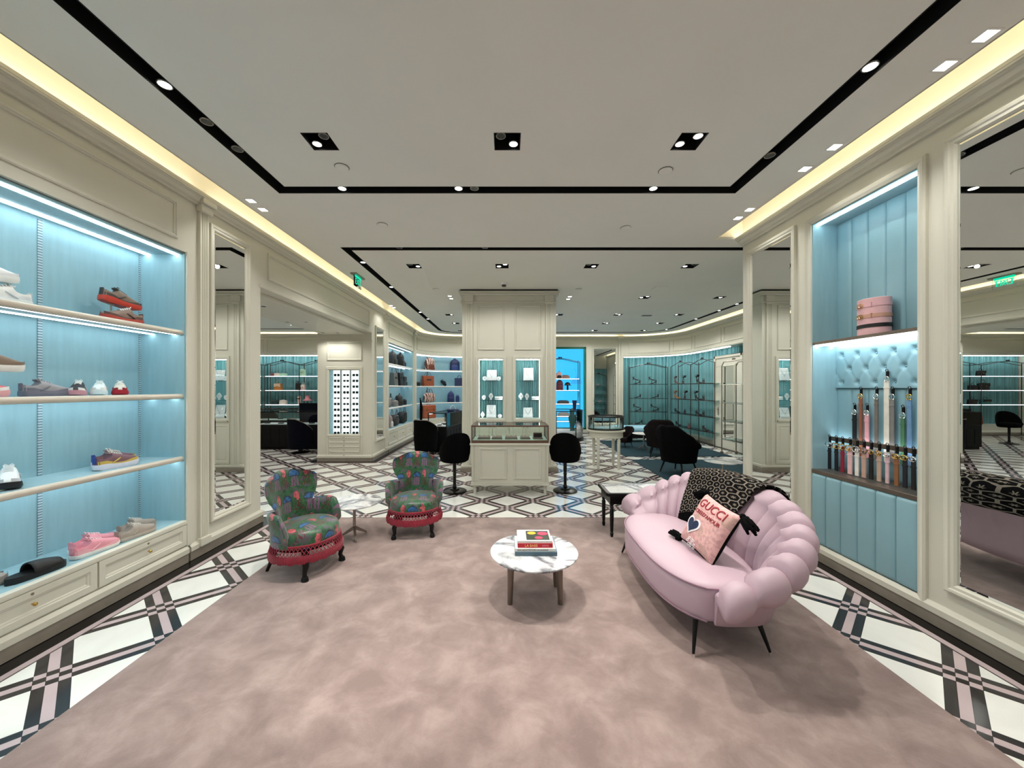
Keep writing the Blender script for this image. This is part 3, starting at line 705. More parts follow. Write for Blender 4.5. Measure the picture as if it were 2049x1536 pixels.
# ------------------------------------------------------------------ window, with a glowing panel added for the daylight view
t = MB().box(1.28, YB+.02, .12, 1.34, YB+.12, 3.07).box(2.76, YB+.02, .12, 2.82, YB+.12, 3.07).box(1.28, YB+.02, 3.0, 2.82, YB+.12, 3.07).box(1.28, YB+.02, .12, 2.82, YB+.12, .18).build('window_1', 'sign_dim', smooth=0)
t['kind'] = 'structure'
MB().box(1.34, YB+.06, .18, 2.76, YB+.07, 3.0).build('pane', 'glass_blue', t, smooth=0)
q = M3('blue_view_glow'); U, V, Z = q.tc('Object')
s = (U*-.35+Z).fract()
blk = (((U*1.7).floor()+(Z*2.3).floor()*.6)*12.9).sin().abs()
q.color((0, 0, 0, 1)); cc = q.mix((U+(Z*.12)).gt(2.28), C(110, 222, 255), q.mix(blk, C(40, 120, 200), C(90, 180, 240)))
q.t.links.new(cc, q.b.inputs['Emission Color']); q.b.inputs['Emission Strength'].default_value = 1.7; MT['screen'] = q.m
sc = thing('street_view_glow', 'glowing blue panel standing in for the daylit view beyond the shop window', 'glowing panel', (2.05, YB+.45, 0))
MB().box(-.755, 0, .13, .755, .03, 3.06).build('panel', 'screen', sc, smooth=0)
q = MB().tube([(.43, -.01, 2.35), (.52, -.01, 2.0), (.72, -.01, 1.86)], .01, 6).lathe([(.0, 2.05), (.07, 1.98), (.2, 1.82), (.2, 1.75), (.0, 1.75)], 16, c=(.5, -.02), sy=.05)
q.build('domed_shape', emit('pale_blue_glow', C(120, 200, 240), 1.6), sc)
text_obj('lettering', 'E', .22, 'white_gloss', sc, Matrix.Translation((.6, -.012, 1.35)) @ Matrix.Rotation(PI/2, 4, 'X'))

# ------------------------------------------------------------------ door at the right
d = MB().box(-.035, -.55, 0, 0, .55, 2.4).build('door_1', 'cream', smooth=0, bevel=.004); d['kind'] = 'structure'; d.location = (5.80, 9.66, 0)
q = MB()
for y in (-.62, .55): q.box(-.06, y, 0, 0, y+.07, 2.47)
q.box(-.06, -.62, 2.4, 0, .62, 2.47).build('door_frame', 'cream', d, smooth=0, bevel=.008)
panel('moulding', d, (-.035, -.30, .25), (0, 1, 0), NR, .55, 1.95)
MB().box(-.04, -.26, .29, -.036, .21, 2.16).build('mirror_glass', 'mirror', d, smooth=0)
MB().cyl((-.035, .44, 1.02), (-.085, .44, 1.02), .01, .01, 8).cyl((-.085, .44, 1.02), (-.085, .33, 1.02), .009, .009, 8).build('door_handle', 'steel', d)
MB().box(-.04, .42, .86, -.034, .46, 1.08).build('lock_plate', 'steel', d, smooth=0)

# ------------------------------------------------------------------ curtains
def curtain(label, path, z0, z1, pitch=.12, amp=.045):
    pts = []
    for a, b in zip(path[:-1], path[1:]):
        a = Vector(a); b = Vector(b); L = (b-a).length; k = max(1, int(L/.012)); pts += [a+(b-a)*i/k for i in range(k)]
    pts.append(Vector(path[-1])); P = []; s = 0
    for i, p in enumerate(pts):
        d = (pts[min(i+1, len(pts)-1)]-pts[max(i-1, 0)]).normalized(); n = Vector((-d.y, d.x)); s += .012
        r = []
        for j in range(5):
            z = z0+(z1-z0)*j/4
            e = amp*(1.3*abs(math.sin(s/pitch*PI+.9*math.sin(s*3.1)))**.7+.5*math.sin(s/pitch*PI*.77+z*.2+1)-.6)
            r.append((p.x+n.x*e, p.y+n.y*e, z))
        P.append(r)
    o = MB().grid(P).build('pleated_curtain', 'curtain', smooth=80, fix=False)
    return tag(o, label, 'curtain')
cpath = [(6.2, 8.95), (6.2, 11.65)]+arc(4.3, 11.65, 1.9, 0, 90)[1:]+[(4.16, 13.55)]
curtain('teal pleated curtain lining the curved back right wall behind the shoe racks', cpath, .0, 2.74)
curtain('teal pleated curtain behind the handbag racks in the side room', [(-4.2, 12.88), (-11.95, 12.88)], .35, 2.72)
curtain('teal pleated curtain on the near wall, seen in the back mirror', [(3.36, 4.72), (5.8, 4.72)], .0, 2.72)
r = thing('curtain_light', 'bright white light strip above the teal curtain on the curved right wall', 'light strip', (0, 0, 2.70))
MB().sweep([(5.93, 9.9), (5.93, 11.65)]+arc(4.3, 11.65, 1.63, 0, 90)[1:]+[(4.2, 13.28)], [(0, 0), (0, .015), (-.05, .015), (-.05, 0)]).build('strip', 'led_white', r, smooth=30)
r = thing('curtain_light', 'bright white light strip above the curtain in the side room', 'light strip', (0, 0, 2.70))
MB().box(-11.9, 12.66, 0, -4.3, 12.71, .015).build('strip', 'led_white', r, smooth=0)
struct('trim_8', MB().box(-12, 12.55, 0, -4.2, 12.98, .36), 'cream', smooth=0)
struct('trim_9', MB().sweep([(5.85, 9.9), (5.85, 11.65)]+arc(4.3, 11.65, 1.55, 0, 90)[1:]+[(4.16, YB)], [(0, 0), (0, .10), (-.4, .10), (-.4, 0)]), 'plinth_stone', smooth=30)

# ------------------------------------------------------------------ central column with display niches
col = thing('column', 'wide cream panelled column with two lit jewellery niches', 'column', (0, 7.05, 0))
x0, x1, D = -.86, .93, 1.5
NI = ((-.543, -.076), (.162, .619)); nz0, nz1, nd = 1.02, 2.15, .24
q = MB().box(x0, 0, nz1, x1, D, 3.40).box(x0, 0, .1, x1, D, nz0).box(x0, 0, nz0, NI[0][0], D, nz1).box(NI[0][1], 0, nz0, NI[1][0], D, nz1).box(NI[1][1], 0, nz0, x1, D, nz1)
for a, b in NI: q.box(a, nd, nz0, b, D, nz1)
q.build('body', 'cream', col, smooth=0)
MB().box(x0-.04, -.05, 0, x1+.04, D+.05, .085).build('plinth', 'plinth_stone', col, smooth=0, bevel=.004)
MB().box(x0-.02, -.03, .085, x1+.02, D+.03, .14).build('base_moulding', 'cream', col, smooth=0, bevel=.012)
MB().box(x0-.02, -.02, 3.22, x1+.02, D+.02, 3.25).box(x0-.045, -.05, 3.36, x1+.045, D+.05, 3.40).box(x0-.06, -.065, 3.40, x1+.06, D+.065, 3.44).build('cornice', 'cream', col, smooth=0, bevel=.012)
MB().box(x0-.03, -.03, 3.44, x1+.03, D+.03, 3.468).build('shadow_gap', 'black_slot', col, smooth=0)  # solid black block stands in for the shade in the gap
for a in (x0+.07, x1-.07-.13):
    p = fluted(MB(), (a, 0, 0), (1, 0, 0), (0, -1, 0), .13, .14, 3.24, k=3).build('pilaster', 'cream', col, smooth=25)
    MB().box(a-.02, -.06, 3.24, a+.15, 0, 3.36).box(a-.01, -.04, 3.19, a+.14, 0, 3.24).build('capital', 'cream', p, smooth=0, bevel=.01)
for a, b in NI:
    panel('moulding', col, (a-.02, 0, 2.32), (1, 0, 0), (0, -1, 0), b-a+.04, .86)
    d = frame(MB(), (a-.055, 0, nz0-.06), (1, 0, 0), (0, -1, 0), b-a+.11, nz1-nz0+.12, [(0, 0), (0, .022), (.012, .026), (.04, .024), (.055, .018), (.06, 0)]).build('niche_door', 'cream', col, smooth=25, fix=False)
    MB().box(a, .004, nz0, b, .010, nz1).build('pane', 'glass', d, smooth=0)
    k = -1 if a < 0 else 1
    kx = a-.03 if a < 0 else b+.03
    MB().ball((kx, -.03, nz0-.045), .012, n=8, m=6).build('knob', 'pewter', d)
    P = []
    for i in range(97):
        x = a+.01+(b-a-.02)*i/96; e = .018*math.sin(i*.9+.7*math.sin(i*.21))+.006*math.sin(i*.37); P.append([(x, nd-.03+e, nz0), (x, nd-.03+e, nz1)])
    MB().grid(P).build('pleated_lining', 'curtain', col, smooth=80, fix=False)
    for z in (1.37, 1.74):
        s_ = MB().box(a, .02, z-.012, b, nd-.05, z).build('shelf', 'glass_teal', col, smooth=0)
    MB().box(a+.02, .03, nz1-.012, b-.02, .05, nz1-.002).box(a+.0005, .013, nz0+.02, a+.005, .030, nz1-.02).box(b-.005, .013, nz0+.02, b-.0005, .030, nz1-.02).build('light_strip', 'led_dim', col, smooth=0)
for k in range(4):
    a = -.60+k*.318
    d = frame(MB(), (a+.004, 0, .16), (1, 0, 0), (0, -1, 0), .31, .76, [(0, 0), (0, .018), (.05, .018), (.058, .010), (.07, .008), (.085, .014), (.1, .014)], fill=1).build('cabinet_door', 'cream', col, smooth=20, fix=False)
    kx = a+(.28 if k % 2 == 0 else .035)
    MB().ball((kx, -.03, .86), .012, n=8, m=6).build('knob', 'pewter', d)
# white jewellery displays in the niches
def bust(x, z, w, h, lab, chain='v'):
    t = thing('necklace_display', 'white necklace display with a fine chain, '+lab, 'jewellery display', (x, 7.05+.11, z), 0, 'white jewellery displays')
    MB().add([(-w/2, -.01, 0), (w/2, -.01, 0), (w*.46, .04, h), (-w*.46, .04, h), (-w/2, .012, 0), (w/2, .012, 0), (w*.46, .055, h), (-w*.46, .055, h)],
             [(0, 1, 2, 3), (4, 7, 6, 5), (0, 4, 5, 1), (3, 2, 6, 7), (0, 3, 7, 4), (1, 5, 6, 2)]).build('pad', 'display_white', t, smooth=0, bevel=.012)
    pts = [(-w*.34, .025, h*.93), (-.2*w, .014, h*.6), (0, .006, h*.38), (.2*w, .014, h*.6), (w*.34, .025, h*.93)]
    MB().tube(pts, .0025, 5).ball((0, .002, h*.36), .007, n=8, m=5).build('necklace', 'silver', t)
    MB().box(-w*.45, -.012, 0, w*.45, .08, .008).build('foot', 'bronze', t, smooth=0)
def ringstand(x, z, w, h, lab, dia):
    t = thing('jewellery_stand', 'small white %s jewellery stand, %s' % ('diamond-shaped' if dia else 'round', lab), 'jewellery display', (x, 7.05+.10, z), 0, 'small white jewellery stands')
    if dia: q = [(0, 0), (w*.2, 0), (w*.14, h*.14), (w*.5, h*.52), (w*.14, h*.96), (0, h)]
    else: q = [(0, 0), (w*.26, 0), (w*.2, h*.1), (w*.44, h*.3), (w*.5, h*.55), (w*.4, h*.85), (w*.15, h)]
    P = [(a, b) for a, b in q[1:]]+[(-a, b) for a, b in q[1:]][::-1]
    MB().add([(a, -.012, b) for a, b in P]+[(a, .012, b) for a, b in P], [tuple(range(len(P)))[::-1], tuple(range(len(P), 2*len(P)))]+[(i, (i+1) % len(P), len(P)+(i+1) % len(P), len(P)+i) for i in range(len(P))]).build('pad', 'display_white', t, smooth=0, bevel=.004)
    MB().tube([(.012*math.cos(a*PI/6), -.014, h*.55+.012*math.sin(a*PI/6)) for a in range(12)], .0025, 5, closed=True).build('ring', 'silver', t)
def barstand(x, z, lab):
    t = thing('bracelet_stand', 'low white bar-shaped bracelet stand, '+lab, 'jewellery display', (x, 7.05+.10, z), 0, 'white bracelet stands')
    MB().box(-.072, -.03, 0, .072, .03, .022).build('base', 'display_white', t, smooth=0, bevel=.004)
    MB().cyl((-.075, 0, .045), (.075, 0, .045), .024, .024, 14).build('bar', 'display_white', t)
    MB().tube([(.0, .027*math.cos(a*PI/6), .045+.027*math.sin(a*PI/6)) for a in range(12)], .003, 5, closed=True).build('bracelet', 'brass', t)
bust(-.30, 1.741, .20, .21, 'top shelf of the left niche'); bust(.41, 1.741, .20, .25, 'top shelf of the right niche')
bust(-.31, nz0, .19, .25, 'bottom of the left niche'); bust(.40, nz0, .19, .20, 'bottom of the right niche')
for x, z, w, h, lab, dia in ((-.435, 1.741, .085, .085, 'left end of the left niche top shelf', 0), (-.165, 1.741, .08, .08, 'right end of the left niche top shelf', 0), (-.45, 1.371, .08, .09, 'left end of the left niche middle shelf', 0),
                             (-.315, 1.371, .10, .135, 'centre of the left niche middle shelf', 1), (-.475, nz0, .09, .125, 'bottom left of the left niche', 1), (-.145, nz0, .085, .075, 'bottom right of the left niche', 0),
                             (.265, 1.371, .10, .135, 'left end of the right niche middle shelf', 1), (.38, 1.371, .095, .13, 'centre of the right niche middle shelf', 1)): ringstand(x, z, w, h, lab, dia)
barstand(-.165, 1.371, 'left niche middle shelf'); barstand(.545, 1.371, 'right niche middle shelf')

# ------------------------------------------------------------------ sunglasses display in the pier
sg = thing('sunglasses_display', 'glowing white sunglasses wall display over five small drawers', 'display case', (-3.545, 8.05, 0))
MB().box(-.315, .16, .60, .315, .18, 1.99).build('lightbox', 'lightbox', sg, smooth=0)
MB().box(-.345, .0, .585, -.315, .25, 2.0).box(.315, .0, .585, .345, .25, 2.0).build('side_panel', 'fabric_blue', sg, smooth=0)
frame(MB(), (-.375, 0, .555), (1, 0, 0), (0, -1, 0), .75, 1.475, [(0, 0), (0, .02), (.012, .026), (.03, .02), (.04, .012), (.045, 0)]).build('frame', 'cream', sg, smooth=25, fix=False)
for x in (-.105, .105): MB().box(x-.003, .04, .60, x+.003, .16, 1.99).build('divider', 'glass', sg, smooth=0)
for k in range(5):
    z0, z1 = [(.09, .195), (.205, .30), (.31, .395), (.405, .49), (.50, .555)][k]
    d = frame(MB(), (-.335, 0, z0), (1, 0, 0), (0, -1, 0), .67, z1-z0, [(0, 0), (0, .016), (.02, .016), (.028, .008)], fill=1).build('drawer', 'cream', sg, smooth=20, fix=False)
    MB().ball((0, -.024, (z0+z1)/2), .012, n=8, m=6).build('knob', 'pewter', d)
for row in range(11):
    z = 1.905-row*.127
    MB().box(-.31, .06, z-.045, .31, .15, z-.04).build('shelf', 'glass', sg, smooth=0)
random.seed(5)
RN = ['top row', 'second row', 'third row', 'fourth row', 'fifth row', 'sixth row', 'seventh row', 'eighth row', 'ninth row', 'tenth row', 'bottom row']
proto = {}
def sunglasses(kind):
    if kind in proto: return proto[kind]
    w, h, rr = ((.055, .046, .5), (.055, .036, .8), (.058, .052, .9), (.050, .026, .6))[kind]
    L = MB(); R_ = MB(); Fm = MB()
    for mb, sx in ((L, -1), (R_, 1)):
        c = sx*.036
        pts = [(c+w/2*math.copysign(abs(math.cos(a))**rr, math.cos(a)), 0, h/2*math.copysign(abs(math.sin(a))**rr, math.sin(a))-(.006 if math.sin(a) < 0 else 0)) for a in [2*PI*k/14 for k in range(14)]]
        mb.add(pts+[(p[0], .003, p[2]) for p in pts], [tuple(range(14)), tuple(range(14, 28))[::-1]]+[(k, (k+1) % 14, 14+(k+1) % 14, 14+k) for k in range(14)])
        Fm.tube(pts, .0025, 5, closed=True); Fm.tube([(sx*.064, 0, .01), (sx*.068, .05, .008), (sx*.067, .085, -.008)], .002, 5)
    Fm.tube([(-.011, 0, .008), (0, -.003, .012), (.011, 0, .008)], .0025, 5)
    proto[kind] = (L.mesh('lens', 'lens', 60), R_.mesh('lens', 'lens', 60), Fm.mesh('frame', 'black_gloss', 60)); return proto[kind]
KN = ['rounded', 'narrow', 'large', 'slim']
for row in range(11):
    for c in range(3):
        k = (3 if row == 4 else 2 if (row, c) in ((3, 1), (8, 0), (6, 1)) else (row*2+c) % 2)
        t = thing('sunglasses', '%s dark sunglasses in the %s, %s column of the glowing display' % (KN[k], RN[row], ('left', 'middle', 'right')[c]), 'sunglasses', (-3.545+(-.205, 0, .205)[c], 8.05+.085, 1.905-row*.127-.04+.022), 0, 'sunglasses on the wall display')
        for me in sunglasses(k):
            o = bpy.data.objects.new(me.name.split('.')[0], me); COL.objects.link(o); o.parent = t
# ------------------------------------------------------------------ rugs
rug = MB().box(-2.17, -2.0, .0, 2.16, 4.54, .014).build('area_rug', 'pink_rug', bevel=.004, smooth=30); tag(rug, 'large dusty pink mottled rug under the sofa and armchairs', 'rug')
for y0, y1, lab in ((8.62, 11.2, 'farther dark teal rug under the small round table'), (5.5, 8.22, 'nearer dark teal rug under the black armchair')):
    o = MB().box(2.76, y0, 0, 5.25, y1, .012).build('area_rug', 'teal_rug', bevel=.003, smooth=30); tag(o, lab, 'rug')

# ------------------------------------------------------------------ coffee table and books
t = thing('coffee_table', 'low round white marble coffee table on bronze legs in the middle of the rug', 'table', (.205, 2.84, .014))
MB().lathe([(.30, .318), (.325, .322), (.335, .330), (.335, .338), (.33, .342), (0, .342)], 48, cap=False).lathe([(0, .318), (.30, .318)], 48, cap=False).build('tabletop', 'marble', t)
MB().lathe([(.05, .300), (.24, .300), (.24, .318), (.05, .318)], 24).build('subframe', 'bronze', t)
for a in (38, 142, 218, 322):
    c, s_ = math.cos(math.radians(a)), math.sin(math.radians(a))
    MB().cyl((c*.235, s_*.20, 0), (c*.225, s_*.195, .30), .019, .026, 14).build('leg', 'bronze', t)
def book(label, w, d, z0, z1, cx, cy, rz, cover, pages='display_white', title=None, spinecol=None, topart=None, discs=()):
    t = thing('book', label, 'book', (cx, cy, z0), rz, 'books on the coffee table'); h = z1-z0
    MB().box(-w/2, -d/2, 0, w/2, d/2, .003).box(-w/2, -d/2, h-.003, w/2, d/2, h).build('cover', cover, t, smooth=0)
    MB().box(-w/2, -d/2, .003, w/2, -d/2+.004, h-.003).build('spine', spinecol or cover, t, smooth=0)
    MB().box(-w/2+.004, -d/2+.004, .003, w/2-.004, d/2-.004, h-.003).build('pages', pages, t, smooth=0)
    if title:
        for txt, size, x, m, sx in title:
            text_obj('lettering', txt, size, m, t, Matrix.Translation((x, -d/2-.0008, h/2)) @ Matrix.Rotation(PI/2, 4, 'X'), depth=.0006, sx=sx)
    if topart:
        for k, (a, b, c, d_, m) in enumerate(topart): MB().box(a, b, h, c, d_, h+.0006+k*.0003).build('cover_patch', m, t, smooth=0)
    for x, y, r_, m in discs: MB().lathe([(r_, h+.0006), (r_, h+.0016)], 20, c=(x, y), sx=1, sy=.8).build('cover_patch', m, t, smooth=0)
    return t
zt = .357; B_X, B_Y = .215, 2.86
book('blue-grey book at the bottom of the coffee table stack', .315, .25, zt, zt+.030, B_X, B_Y, 0, mcol(84, 108, 122))
book('white book with black title in the coffee table stack, second from the bottom', .30, .238, zt+.030, zt+.052, B_X-.006, B_Y+.002, 0, mcol(238, 236, 232), title=[('NEW ARCHITECTURE LOS ANGELES', .0165, -.02, 'black_matte', .86)])
book('red book with pale title in the coffee table stack, third from the bottom', .262, .22, zt+.052, zt+.084, B_X-.006, B_Y+.006, 0, mcol(190, 22, 44), title=[('LA BABE', .026, -.03, mcol(236, 196, 120), 1), ('ARMS', .02, .075, mcol(232, 150, 160), 1)])
book('white book with colourful patches on its cover on top of the coffee table stack', .255, .215, zt+.084, zt+.102, B_X-.010, B_Y+.008, 0, mcol(240, 238, 234),
     topart=[(-.06, -.09, .115, .085, mcol(46, 54, 40)), (-.115, -.08, -.085, .08, mcol(214, 214, 212))], discs=[(-.015, .04, .034, mcol(236, 176, 52)), (.07, .03, .040, mcol(226, 60, 92)), (.035, -.05, .030, mcol(226, 60, 92))])

# ------------------------------------------------------------------ scallop-backed sofa  (local: front is -y, length along x)
sofa = thing('scallop_sofa', 'pale pink leather sofa with a channelled scallop-shell back on thin black legs', 'sofa', (1.36, 2.86, .014), -PI/2)
HL, DB, NLOBE = .66, .33, 17
def plan(th, off=0.0):          # th in -1..1 along the shell back
    a = th*math.radians(103)
    e = .78
    x = (HL+off)*math.copysign(abs(math.sin(a))**e, math.sin(a)); y = (DB+off)*math.copysign(abs(math.cos(a))**e, math.cos(a))
    return x, y-.02
def shell_h(th): return .43+.41*max(0, math.cos(th*PI/2*.98))**.85
P = []
ns = 12; NN = NLOBE*ns
for i in range(NN+1):
    th = -1+2*i/NN; ph = (i % ns)/ns if i < NN else 1.0
    bul = abs(math.sin(PI*ph))**.5
    H = shell_h((math.floor(min(i, NN-1)/ns)+.5)/NLOBE*2-1)*.5+shell_h(th)*.5
    arm = abs(th)**3; lean = .10+.05*(1-arm); rad = .060+.022*arm
    prof = []
    z0 = .34; zt_ = H-rad
    for k in range(9):
        f = k/8; z = z0+(zt_-z0)*f
        prof.append((lean*f*f+.012-(.004+.040*(.35+.65*f))*bul, z))
    for k in range(1, 13):
        a = PI-PI*1.32*k/12
        prof.append((lean+rad+rad*1.0*math.cos(a)*(.86+.34*bul)-(.03*bul if k == 1 else 0), zt_+(rad*.80+.042*bul)*math.sin(a)))
    ob = lean+rad*1.3
    for z in (.36, .28, .20): prof.append((.035+.09*(z-.17)/.3+.03*(1-arm), min(z, zt_-.06)))
    prof.append((.025, .18)); prof.append((-.02, .18))
    P.append([(lambda x, y: (x, y, z))(*plan(th, o)) for o, z in prof])
mb = MB().grid(P)
k = len(P[0]); mb.f.append([j for j in range(k)]); mb.f.append([NN*k+j for j in range(k)][::-1])
mb.build('backrest', 'pink_leather', sofa, smooth=70)
# seat: rounded front cushion over a frame
def seat_outline(g_=0.0, n=30):
    back = [plan(-.96+1.92*i/n, -.0-g_) for i in range(n+1)]
    fr = []
    for i in range(1, 40):
        u = -1+2*i/40; x = -u*(HL+.03-g_)*.97
        fr.append((-u*(HL+.02-g_), -.06-g_*0-(.29-g_)*max(0, 1-abs(u)**3.2)**.55))
    # back runs from -x to +x over the rear; the front must return from +x to -x
    return back, [p for p in fr]
def solid_outline(g_):
    b, f = seat_outline(g_); 
    return b+f
ring = []
for g_, z in ((.02, .18), (.005, .19), (.0, .215), (-.004, .25), (-.003, .33), (.0, .375), (.012, .395), (.04, .408), (.10, .417), (.22, .424)):
    ring.append([(x, y, z) for x, y in solid_outline(g_)])
mb = MB().grid(ring, closev=True); n = len(ring[0]); b0 = (len(ring)-1)*n
cx = sum(p[0] for p in ring[-1])/n; cy = sum(p[1] for p in ring[-1])/n
mb.v.append((0, .02, .428)); ci = len(mb.v)-1
for j in range(n): mb.f.append([b0+j, b0+(j+1) % n, ci])
mb.f.append([j for j in range(n)][::-1])
mb.build('seat', 'pink_leather', sofa, smooth=60)
fr = solid_outline(-.003)[29:]+solid_outline(-.003)[:2]
MB().tube([(x, y, .386) for x, y in fr], .0065, 6).build('piping', 'pink_piping', sofa, smooth=60)
MB().tube([(x, y, .186) for x, y in solid_outline(.004)[31:]], .006, 6).build('piping', 'pink_piping', sofa, smooth=60)
for sx in (-1, 1):
    for sy, tx, ty in ((-1, .675, -.26), (1, .665, .20)):
        l = MB().cyl((sx*(tx-.055), ty+(.04 if sy < 0 else -.04), .19), (sx*tx, ty, .02), .017, .008, 12).build('leg', 'black_gloss', sofa)
        MB().cyl((sx*tx, ty, .018), (sx*(tx+.004), ty, 0), .0095, .0095, 10).build('foot_cap', 'silver', l)

# throw over the back
P = []; UVg = []
def over(th, s):     # s: metres along the drape, 0 at the crest, negative inside
    H = shell_h(th); lean = .15; rad = .062
    zt_ = H-rad
    if s < -.168:
        d = -s-.168; z = zt_-d*.97; off = lean*max(0, (z-.34)/(zt_-.34))**2-.046
    elif s < .12:
        a = PI/2+(-s)/(rad+.03)*.86; off = lean+rad+(rad+.045)*math.cos(a); z = zt_+(rad+.05)*math.sin(a)
    else:
        d = s-.12; off = lean+rad*2+.05; z = zt_+.02-d
    x, y = plan(th, off); return (x, y, z)
for i in range(37):
    th = -.40+.50*i/36
    P.append([]); UVg.append([])
    for j in range(41):
        s = -.42+.70*j/40
        sk = th+(-.10 if s < 0 else .0)*(-s/.42)*.6
        p = Vector(over(sk, s)); wv = .006*math.sin(i*.55+.4*math.sin(j*.3))
        d = Vector((plan(sk, 1)[0]-plan(sk, 0)[0], plan(sk, 1)[1]-plan(sk, 0)[1], 0))
        p -= d.normalized()*wv*(1 if s < 0 else -1)
        P[-1].append(tuple(p)); UVg[-1].append((th*.85, s))
th_ = thing('throw_blanket', 'black knitted throw with pale honeycomb pattern and fringe over the sofa back', 'blanket', (1.36, 2.86, .014), -PI/2)
MB().grid(P, uv=UVg).build('blanket', 'knit', th_, smooth=80, fix=False, solid=.008)
fr = MB()
random.seed(11)
for i in range(110):
    f = i/109*36; a = int(min(35, f)); w_ = f-a
    p = Vector(P[a][0])*(1-w_)+Vector(P[a+1][0])*w_
    q2 = Vector(P[a][2])*(1-w_)+Vector(P[a+1][2])*w_; d = (p-q2).normalized()
    L = .12+.025*random.random(); e = Vector((random.uniform(-.2, .2), random.uniform(-.1, .0), -.2)).normalized()
    fr.tube([p-d*.004, p+d*L*.5+e*.008, p+d*L*.8+e*.02+Vector((random.uniform(-.008, .008), -.004, 0))], [.006, .007, .003], 5)
fr.build('fringe', 'velvet_black', th_, smooth=60, kind='stuff')

# cushion
cu = thing('throw_pillow', 'pink patterned cushion with dark red lettering, plaid heart and black tassels on the sofa', 'cushion', (1.33, 2.565, .435))
ax = Vector((.10, -.98, -.14)).normalized(); az = Vector((.46, .0, .88)); az = (az-ax*az.dot(ax)).normalized(); ay = az.cross(ax)
cu.matrix_world = Matrix(((ax.x, ay.x, az.x, 1.42), (ax.y, ay.y, az.y, 2.60), (ax.z, ay.z, az.z, .618), (0, 0, 0, 1)))
S = .185
def pil_pt(u, v, sd):
    a = 1-.10*(1-abs(u)**2)*abs(v)**3*0-.0
    x = u*S*(1-.07*(1-v*v)); z = v*S*1.06*(1-.07*(1-u*u)); th_k = .062*((1-u**4)*(1-v**4))**.55
    return (x, sd*th_k, z)
N_ = 22
F_ = [[pil_pt(-1+2*i/N_, -1+2*j/N_, -1) for j in range(N_+1)] for i in range(N_+1)]; Fu = [[(i/N_*.4, j/N_*.4) for j in range(N_+1)] for i in range(N_+1)]
MB().grid(F_, uv=Fu).build('front', 'tapestry', cu, smooth=80, fix=False)
MB().grid([[pil_pt(-1+2*i/N_, -1+2*j/N_, 1) for j in range(N_+1)] for i in range(N_+1)], flip=True).build('back', 'velvet_black', cu, smooth=80, fix=False)
edge = [pil_pt(-1+2*i/N_, -1, 0) for i in range(N_)]+[pil_pt(1, -1+2*i/N_, 0) for i in range(N_)]+[pil_pt(1-2*i/N_, 1, 0) for i in range(N_)]+[pil_pt(-1, 1-2*i/N_, 0) for i in range(N_)]
MB().tube(edge, .006, 6, closed=True).build('piping', 'velvet_black', cu)
def on_pillow(me, cx, cz, lift=.0015):
    for v in me.vertices:
        x, z, d = v.co.x+cx, v.co.y+cz, v.co.z
        u = max(-.99, min(.99, x/S)); w_ = max(-.99, min(.99, z/(S*1.06)))
        v.co = Vector((x, pil_pt(u, w_, -1)[1]-lift-d, z))
    return me
red = mcol(150, 22, 40, .8)
for txt, size, cz, sx in (('GUCCI', .086, .125, 1.0), ('CREED\'AMOUR', .038, .058, .98)):
    me = text_mesh(txt, size, depth=.001, sx=sx)
    bm = bmesh.new(); bm.from_mesh(me); bmesh.ops.triangulate(bm, faces=bm.faces); bm.to_mesh(me); bm.free()
    on_pillow(me, .0, cz, .002); me.materials.append(red); o = bpy.data.objects.new('lettering', me); COL.objects.link(o); o.parent = cu
def heart(k):
    pts = [(16*math.sin(a)**3, 13*math.cos(a)-5*math.cos(2*a)-2*math.cos(3*a)-math.cos(4*a)) for a in [2*PI*i/40 for i in range(40)]]
    me = MB().add([(x*k, y*k, 0) for x, y in pts]+[(0, 0, 0)], [(i, (i+1) % 40, 40) for i in range(40)]).mesh('heart', 'display_white', 0, False); return me
for k, m, l in ((.0046, 'display_white', .003), (.0036, 'plaid', .0045)):
    me = on_pillow(heart(k), -.075, -.045, l); me.materials.clear(); me.materials.append(MT[m]); o = bpy.data.objects.new('heart_patch', me); COL.objects.link(o); o.parent = cu
em = MB(); random.seed(2)
for i in range(9):
    x, z = -.05+.03*(i % 3)+random.uniform(-.008, .008), -.135-.022*(i//3)
    p = [(x+.009*math.cos(a), pil_pt(x/S, z/(S*1.06), -1)[1]-.004, z+.008*math.sin(a)) for a in [2*PI*k/8 for k in range(8)]]; em.tube(p, .0022, 5, closed=True)
em.build('embroidery', 'display_white', cu)
for sx, sz in ((-1, -1), (1, -1), (1, 1), (-1, 1)):
    tz = MB(); c = Vector(pil_pt(sx, sz, 0)); dirv = Vector((sx*.75, .15, -.35 if sz > 0 else -.25)).normalized()
    tz.ball(tuple(c), .02, n=8, m=6)
    for i in range(26):
        e = Vector((random.gauss(0, 1), random.gauss(0, 1), random.gauss(0, 1))).normalized()*.03
        tz.tube([c, c+dirv*.045+e*.9, c+dirv*.095+e*1.3], [.009, .015, .008], 5)
    tz.build('tassel', 'velvet_black', cu, smooth=60)

